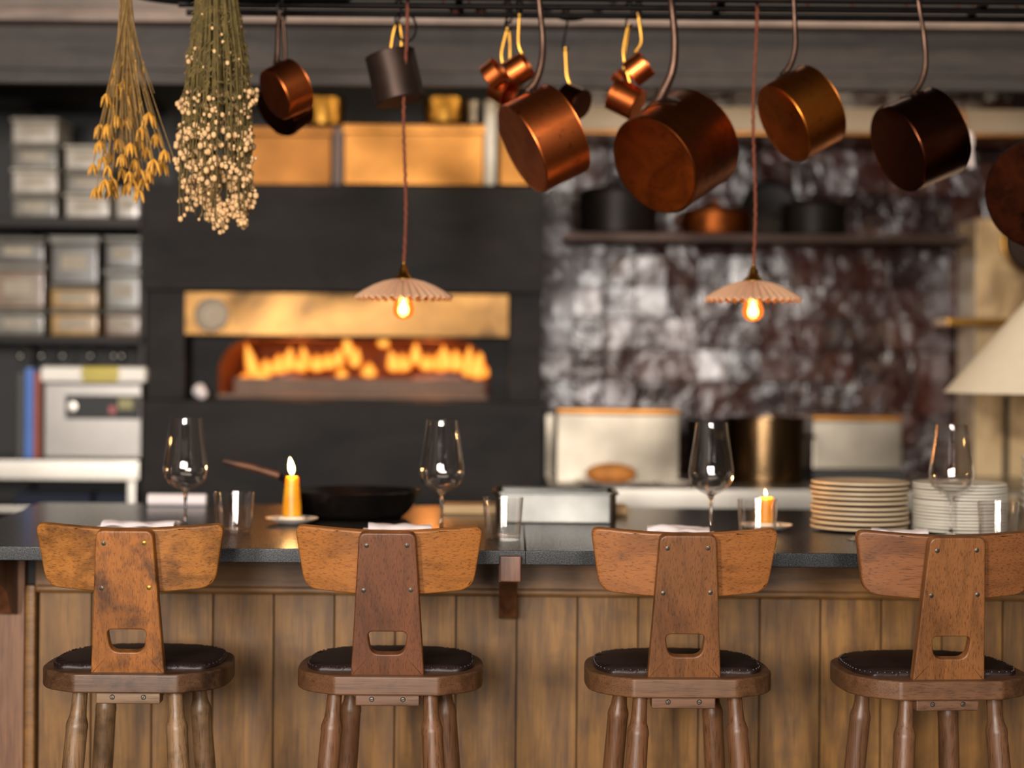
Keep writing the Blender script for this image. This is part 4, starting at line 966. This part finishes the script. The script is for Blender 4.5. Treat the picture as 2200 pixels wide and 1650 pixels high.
B().lathe([(0, 0.0), (0.105, 0.0), (0.125, 0.03), (0.129, 0.03), (0.110, -0.004), (0, -0.004)], 48, Matrix.Rotation(R(85), 4, 'X')).build('pan_body', 'tin_dark', bp, 40)
B().tube([Vector((0.128 * math.cos(a), -0.03, 0.128 * math.sin(a))) for a in (k * 0.1745 for k in range(37))], 0.006, 8).build('rim', 'brass', bp)
C = at(2258, 845, 6.0); lp = thing('cloth_pendant', 'large cream cloth lampshade at the right edge, cut off by the frame', 'lamp', C)
s = 6.0 / F; rr = 225 * s
B().lathe([(rr, 0), (0.075, (845 - 655) * s * 1.0 + 0.02), (0.073, (845 - 655) * s + 0.02), (rr - 0.004, 0.0)], 64, None, None, True).build('lamp_shade', 'shade_cloth', lp, 60)
B().tube([(0, 0, 0.24), (0, 0, 3.0 - C.z)], 0.004, 6).build('cord', 'black', lp); B().lathe([(0, 0.30), (0.012, 0.30), (0.020, 0.27), (0.020, 0.2), (0, 0.2)], 16).build('fitting', 'brass', lp)
B().ball((0, 0, 0.14), 0.035, 2).build('bulb', 'filament' if False else 'linen', lp)
point('cloth_lamp_light', C + Vector((0, 0, 0.12)), 4.0, (1, 0.78, 0.5), 0.03)
# ------------------------------------------------------------------ kitchen line right of the oven
def rbox(x0, y0, x1, y1, d, dep, name, mat, lab, cat, trim=None, group=None):
    lo, hi = pbox(x0, y0, x1, y1, d, dep); o0 = Vector(((lo[0] + hi[0]) / 2, d, lo[2])); t = thing(name, lab, cat, o0, 0, group)
    B().box(Vector(lo) - o0, Vector(hi) - o0, 0.006).build('body', mat, t)
    if trim: B().box(Vector((lo[0], d - 0.006, hi[2])) - o0, Vector((hi[0], d + dep, hi[2] + 0.018)) - o0, 0.003).build('top_edge', trim, t)
    return t
lo, hi = pbox(1178, 1052, 2420, 1104, 6.35, 0.9); WZ = hi[2]
wt = thing('steel_counter', 'bright steel kitchen counter behind the bar, right of the oven', 'counter', (lo[0], 6.35, 0))
B().box((0, 0, lo[2]), (hi[0] - lo[0], 0.855, hi[2]), 0.006).build('worktop', 'steel', wt)
B().box((0.01, 0.03, 0.1), (hi[0] - lo[0], 0.855, lo[2] - 0.001), 0.004).build('cabinet_body', 'tin_dark', wt)
rbox(1196, 890, 1460, 1038.8, 6.6, 0.35, 'steel_cabinet', 'steel_soft', 'bright pale steel box on the kitchen counter behind the bread plate', 'appliance', 'brass_soft').location.z
rbox(1746, 905, 1938, 1009, 6.80, 0.35, 'steel_cabinet', 'steel_soft', 'smaller stained steel box on the kitchen counter behind the cream plates', 'appliance', 'brass_soft')
rbox(1746, 1010, 1945, 1033, 6.79, 0.35, 'stove_base', 'black', 'black stand under the smaller steel box', 'stand')
pot(1645, 170, 136, 6.70, WZ, M['brown_steel'], 'tall brown metal stockpot on the kitchen counter behind the third wine glass', 'stockpot', False)
pot(1520, 90, 122, 6.95, WZ, 'black_iron', 'narrow black pot between the steel box and the stockpot', 'stockpot', False)
C = at(1322, 1040, 6.44); C.z = WZ + 0.001
pl_ = B().lathe([(0, 0.004), (0.09, 0.004), (0.145, 0.018), (0.148, 0.017), (0.10, 0.0), (0, 0)], 48).build('serving_plate', 'china', None, 50); pl_.location = C; tag(pl_, 'white serving plate under the bread on the kitchen counter', 'plate')
b = B(); b.ball((0, 0, 0.038), 0.088, 3, (1, 0.75, 0.42)); o = b.build('bread_loaf', 'bread'); o.location = C + Vector((-0.015, 0, 0.004)); tag(o, 'round brown loaf of bread on the white plate', 'bread')
C2 = at(1442, 1050, 6.45); C2.z = WZ + 0.001
o = B().lathe([(0, 0.003), (0.05, 0.004), (0.075, 0.014), (0.077, 0.013), (0.05, 0.0), (0, 0)], 40).build('small_dish', 'china', None, 50); o.location = (C2.x, C2.y, C2.z); tag(o, 'small white dish beside the bread plate on the steel counter', 'dish')
# dark upright between oven and tiles
lo, hi = pbox(1172, 890, 1190, 1040, 7.0, 0.03); o = B().box(lo, hi, 0.004).build('steel_bar', 'steel_soft'); tag(o, 'narrow pale steel upright beside the oven', 'post')
# ------------------------------------------------------------------ storage shelves at the left
SD = 7.36
def shx(x): return at(x, 600, SD).x
un = thing('shelving_unit', 'black steel shelving unit full of plastic tubs left of the oven', 'shelf', (0, SD, 0))
for y0, y1 in ((466, 488), (722, 738), (196, 212)):
    zt = at(150, y0, SD).z; zb_ = at(150, y1, SD).z
    B().box((shx(-180), 0, zb_), (shx(312), 0.45, zt), 0.004).build('shelf_board', 'black_iron', un)
for x in (-175, 8, 306):
    B().box((shx(x) - 0.012, 0.0 if x != 8 else 0.40, 0.0), (shx(x) + 0.012, 0.03 if x != 8 else 0.43, at(150, 196, SD).z), 0.003).build('upright', 'black_iron', un)
def plastic(n, c, tr=0.25):
    t = NT(n); v = t.coord(); t.l(t.ramp(t.noise(v, 14, 4), [(0.3, tuple(q * 0.7 for q in c[:3]) + (1,)), (0.7, c)]), t.b.inputs['Base Color']); t.set(Roughness=0.3, Coat_Weight=0.3); return t.m
PL = {'grey': plastic('grey_tub', srgb(118, 112, 100)), 'white': plastic('white_tub', srgb(190, 180, 166)), 'must': plastic('mustard_tub', srgb(170, 130, 66)), 'tan': plastic('tan_tub', srgb(132, 106, 82)), 'dk': plastic('dark_tub', srgb(88, 82, 74))}
def tub(x0, y0, x1, y1, col, lab, z, dd=0.06):
    d = SD + dd; w_ = (x1 - x0) * d / F; h = (y1 - y0) * d / F; c = at((x0 + x1) / 2, y1, d); t = thing('storage_tub', lab, 'container', (c.x, d + 0.13, z), 0, 'plastic tubs on the shelving unit')
    b = B(); b.box((-w_ / 2 * 0.95, -0.12, 0), (w_ / 2 * 0.95, 0.13, h * 0.84), 0.012)
    b.build('tub_body', PL[col], t); B().box((-w_ / 2, -0.13, h * 0.84), (w_ / 2, 0.14, h - 0.0005), 0.005).build('lid', PL['white' if col in ('white',) else 'grey'], t)
    B().box((-w_ * 0.26, -0.122, h * 0.30), (w_ * 0.26, -0.1195, h * 0.62)).build('paper_label', 'label_paper', t); return h
def stack(x0, x1, ys, cols, where, base_y):
    z = at(150, base_y, SD).z; n = len(cols)
    od = ['bottom', 'second from the bottom', 'third from the bottom', 'fourth from the bottom']
    for k in range(n):
        y1, y0 = ys[k], ys[k + 1]
        nm = {'grey': 'grey', 'white': 'white', 'must': 'mustard-yellow', 'tan': 'tan', 'dk': 'dark grey'}[cols[k]]
        pos = 'topmost' if k == n - 1 and n > 1 else od[k]
        z += tub(x0, y0, x1, y1, cols[k], '%s plastic tub, %s in the %s' % (nm, pos, where), z + 0.0008)
stack(22, 124, (465, 412, 358, 305, 250), ('grey', 'white', 'grey', 'white'), 'tall upper-shelf stack near the frame edge', 466)
stack(136, 236, (465, 412, 360, 308), ('white', 'grey', 'white'), 'upper-shelf stack behind the golden pods', 466)
stack(246, 300, (465, 400), ('white',), 'short upper-shelf stack next to the oven', 466)
stack(-22, 96, (722, 664, 566, 510), ('grey', 'tan', 'dk'), 'lower-shelf stack at the frame edge', 722)
stack(104, 212, (722, 664, 612, 506), ('must', 'must', 'dk'), 'middle lower-shelf stack', 722)
stack(222, 302, (722, 664, 576, 506), ('tan', 'grey', 'dk'), 'lower-shelf stack next to the oven', 722)
lo, hi = pbox(338, 232, 392, 290, SD + 0.1, 0.1)
# utensils hanging under the lower shelf
for k, x in enumerate((45, 90, 135, 195, 245, 262)):
    C = at(x, 738, SD + 0.05); t = thing('hanging_ladle', ('small steel ladle under the lower shelf, ' + ['nearest the frame edge', 'second from the frame edge', 'third from the frame edge', 'third from the oven', 'second from the oven', 'closest to the oven'][k]), 'ladle', C, 0, 'ladles under the shelf')
    B().tube([(0, 0, 0), (0, 0, -0.035)], 0.003, 6).build('handle', 'black_iron', t); B().ball((0, 0, -0.05), 0.017, 2).build('bowl', 'steel', t)
# kitchen counter at the left with appliance and books
lo, hi = pbox(-400, 986, 299, 1031, 6.93, 0.4); LZ = hi[2]
wl = thing('steel_counter', 'bright steel counter left of the oven carrying the small appliance', 'counter', (lo[0], 6.93, 0))
W_ = hi[0] - lo[0]
B().box((0, 0, lo[2]), (W_, 0.41, LZ), 0.006).build('worktop', 'steel', wl)
zz = at(150, 1088, 7.0).z
B().box((0, 0.05, zz - 0.022), (W_, 0.40, zz), 0.004).build('undershelf', 'steel', wl)
for x in (0.03, W_ - 0.05): B().box((x, 0.03, 0), (x + 0.03, 0.06, lo[2] - 0.001), 0.003).build('leg', 'steel', wl)
for k, (x0, x1) in enumerate(((32, 195), (205, 298))):
    lo2, hi2 = pbox(x0, 1058, x1, 1086, 7.0, 0.25); o = B().box((lo2[0], 7.0, zz + 0.001), (hi2[0], 7.2, zz + 0.05), 0.006).build('folded_cloth', plain('navy_cloth%d' % k, srgb(26, 32, 48), 0.9)); tag(o, 'dark blue folded cloth on the undershelf, %s' % ('the wider one' if k == 0 else 'the one next to the oven'), 'cloth', 'dark blue cloths')
lo, hi = pbox(92, 822, 304, 985, 6.98, 0.3)
ap = thing('countertop_appliance', 'small steel kitchen appliance with a black control panel on the left counter', 'appliance', ((lo[0] + hi[0]) / 2, 6.98, LZ + 0.001))
w2 = (hi[0] - lo[0]) / 2; hh = hi[2] - lo[2]
B().box((-w2, 0, 0.0), (w2, 0.3, hh), 0.01).build('housing', 'dim_steel', ap)
cpn = B().box((-w2 + 0.085, -0.008, hh * 0.53), (w2 - 0.006, 0.0, hh * 0.84), 0.003).build('control_panel', 'black', ap)
B().lathe([(0, 0.022), (0.018, 0.020), (0.021, 0), (0, 0)], 24, Matrix.Translation((-w2 + 0.115, -0.008, hh * 0.69)) @ Matrix.Rotation(R(90), 4, 'X')).build('knob', 'steel', cpn)
B().box((w2 - 0.12, -0.010, hh * 0.60), (w2 - 0.095, -0.008, hh * 0.70)).build('button', plain('red_button', srgb(150, 24, 20), 0.4), cpn)
B().box((w2 - 0.085, -0.010, hh * 0.66), (w2 - 0.03, -0.008, hh * 0.80)).build('display', plain('olive_display', srgb(120, 110, 20), 0.4), cpn)
lo, hi = pbox(84, 785, 312, 820, 6.94, 0.12)
wr = thing('film_roll_box', 'long white cling film box with a yellow band lying on the appliance', 'box', ((lo[0] + hi[0]) / 2, 6.99, LZ + 0.001 + hh + 0.001))
w3 = (hi[0] - lo[0]) / 2; h3 = hi[2] - lo[2]
B().box((-w3, -0.04, 0), (w3, 0.04, h3), 0.014).build('box_body', plain('white_card', srgb(236, 230, 220), 0.5, 0, 0.02), wr)
yb = plain('yellow_band', srgb(196, 176, 74), 0.5); gb = plain('olive_stripe', srgb(150, 140, 30), 0.5)
bnd = B().box((-w3 * 0.24, -0.042, 0.002), (w3 * 0.52, 0.0, h3 + 0.0008), 0.013).build('label_band', yb, wr)
B().box((-w3 * 0.24, -0.0432, h3 * 0.44), (w3 * 0.52, -0.042, h3 * 0.62)).build('stripe', gb, bnd)
for k, (x0, x1, c, n, l) in enumerate(((48, 60, srgb(50, 48, 46), 'grey', 'thin dark grey book leaning against the blue one'), (54, 71, srgb(60, 110, 190), 'blue', 'tall bright blue book beside the appliance'), (73, 86, srgb(150, 62, 30), 'red', 'rust-red book between the blue book and the appliance'))):
    if k == 0: x0, x1 = 38, 51
    y0 = (805, 792, 800)[k]
    lo, hi = pbox(x0, y0, x1, 985, 7.0, 0.22); h = hi[2] - lo[2]; wd = hi[0] - lo[0]
    t = thing('book', l, 'book', (lo[0], 7.0, LZ + 0.001), 0, 'books on the left counter')
    B().box((0, 0, 0), (wd, 0.22, h), 0.002).build('cover', plain('cover_' + n, c, 0.5), t); B().box((0.003, 0.004, h - 0.004), (wd - 0.003, 0.216, h + 0.0006)).build('pages', 'linen', t)
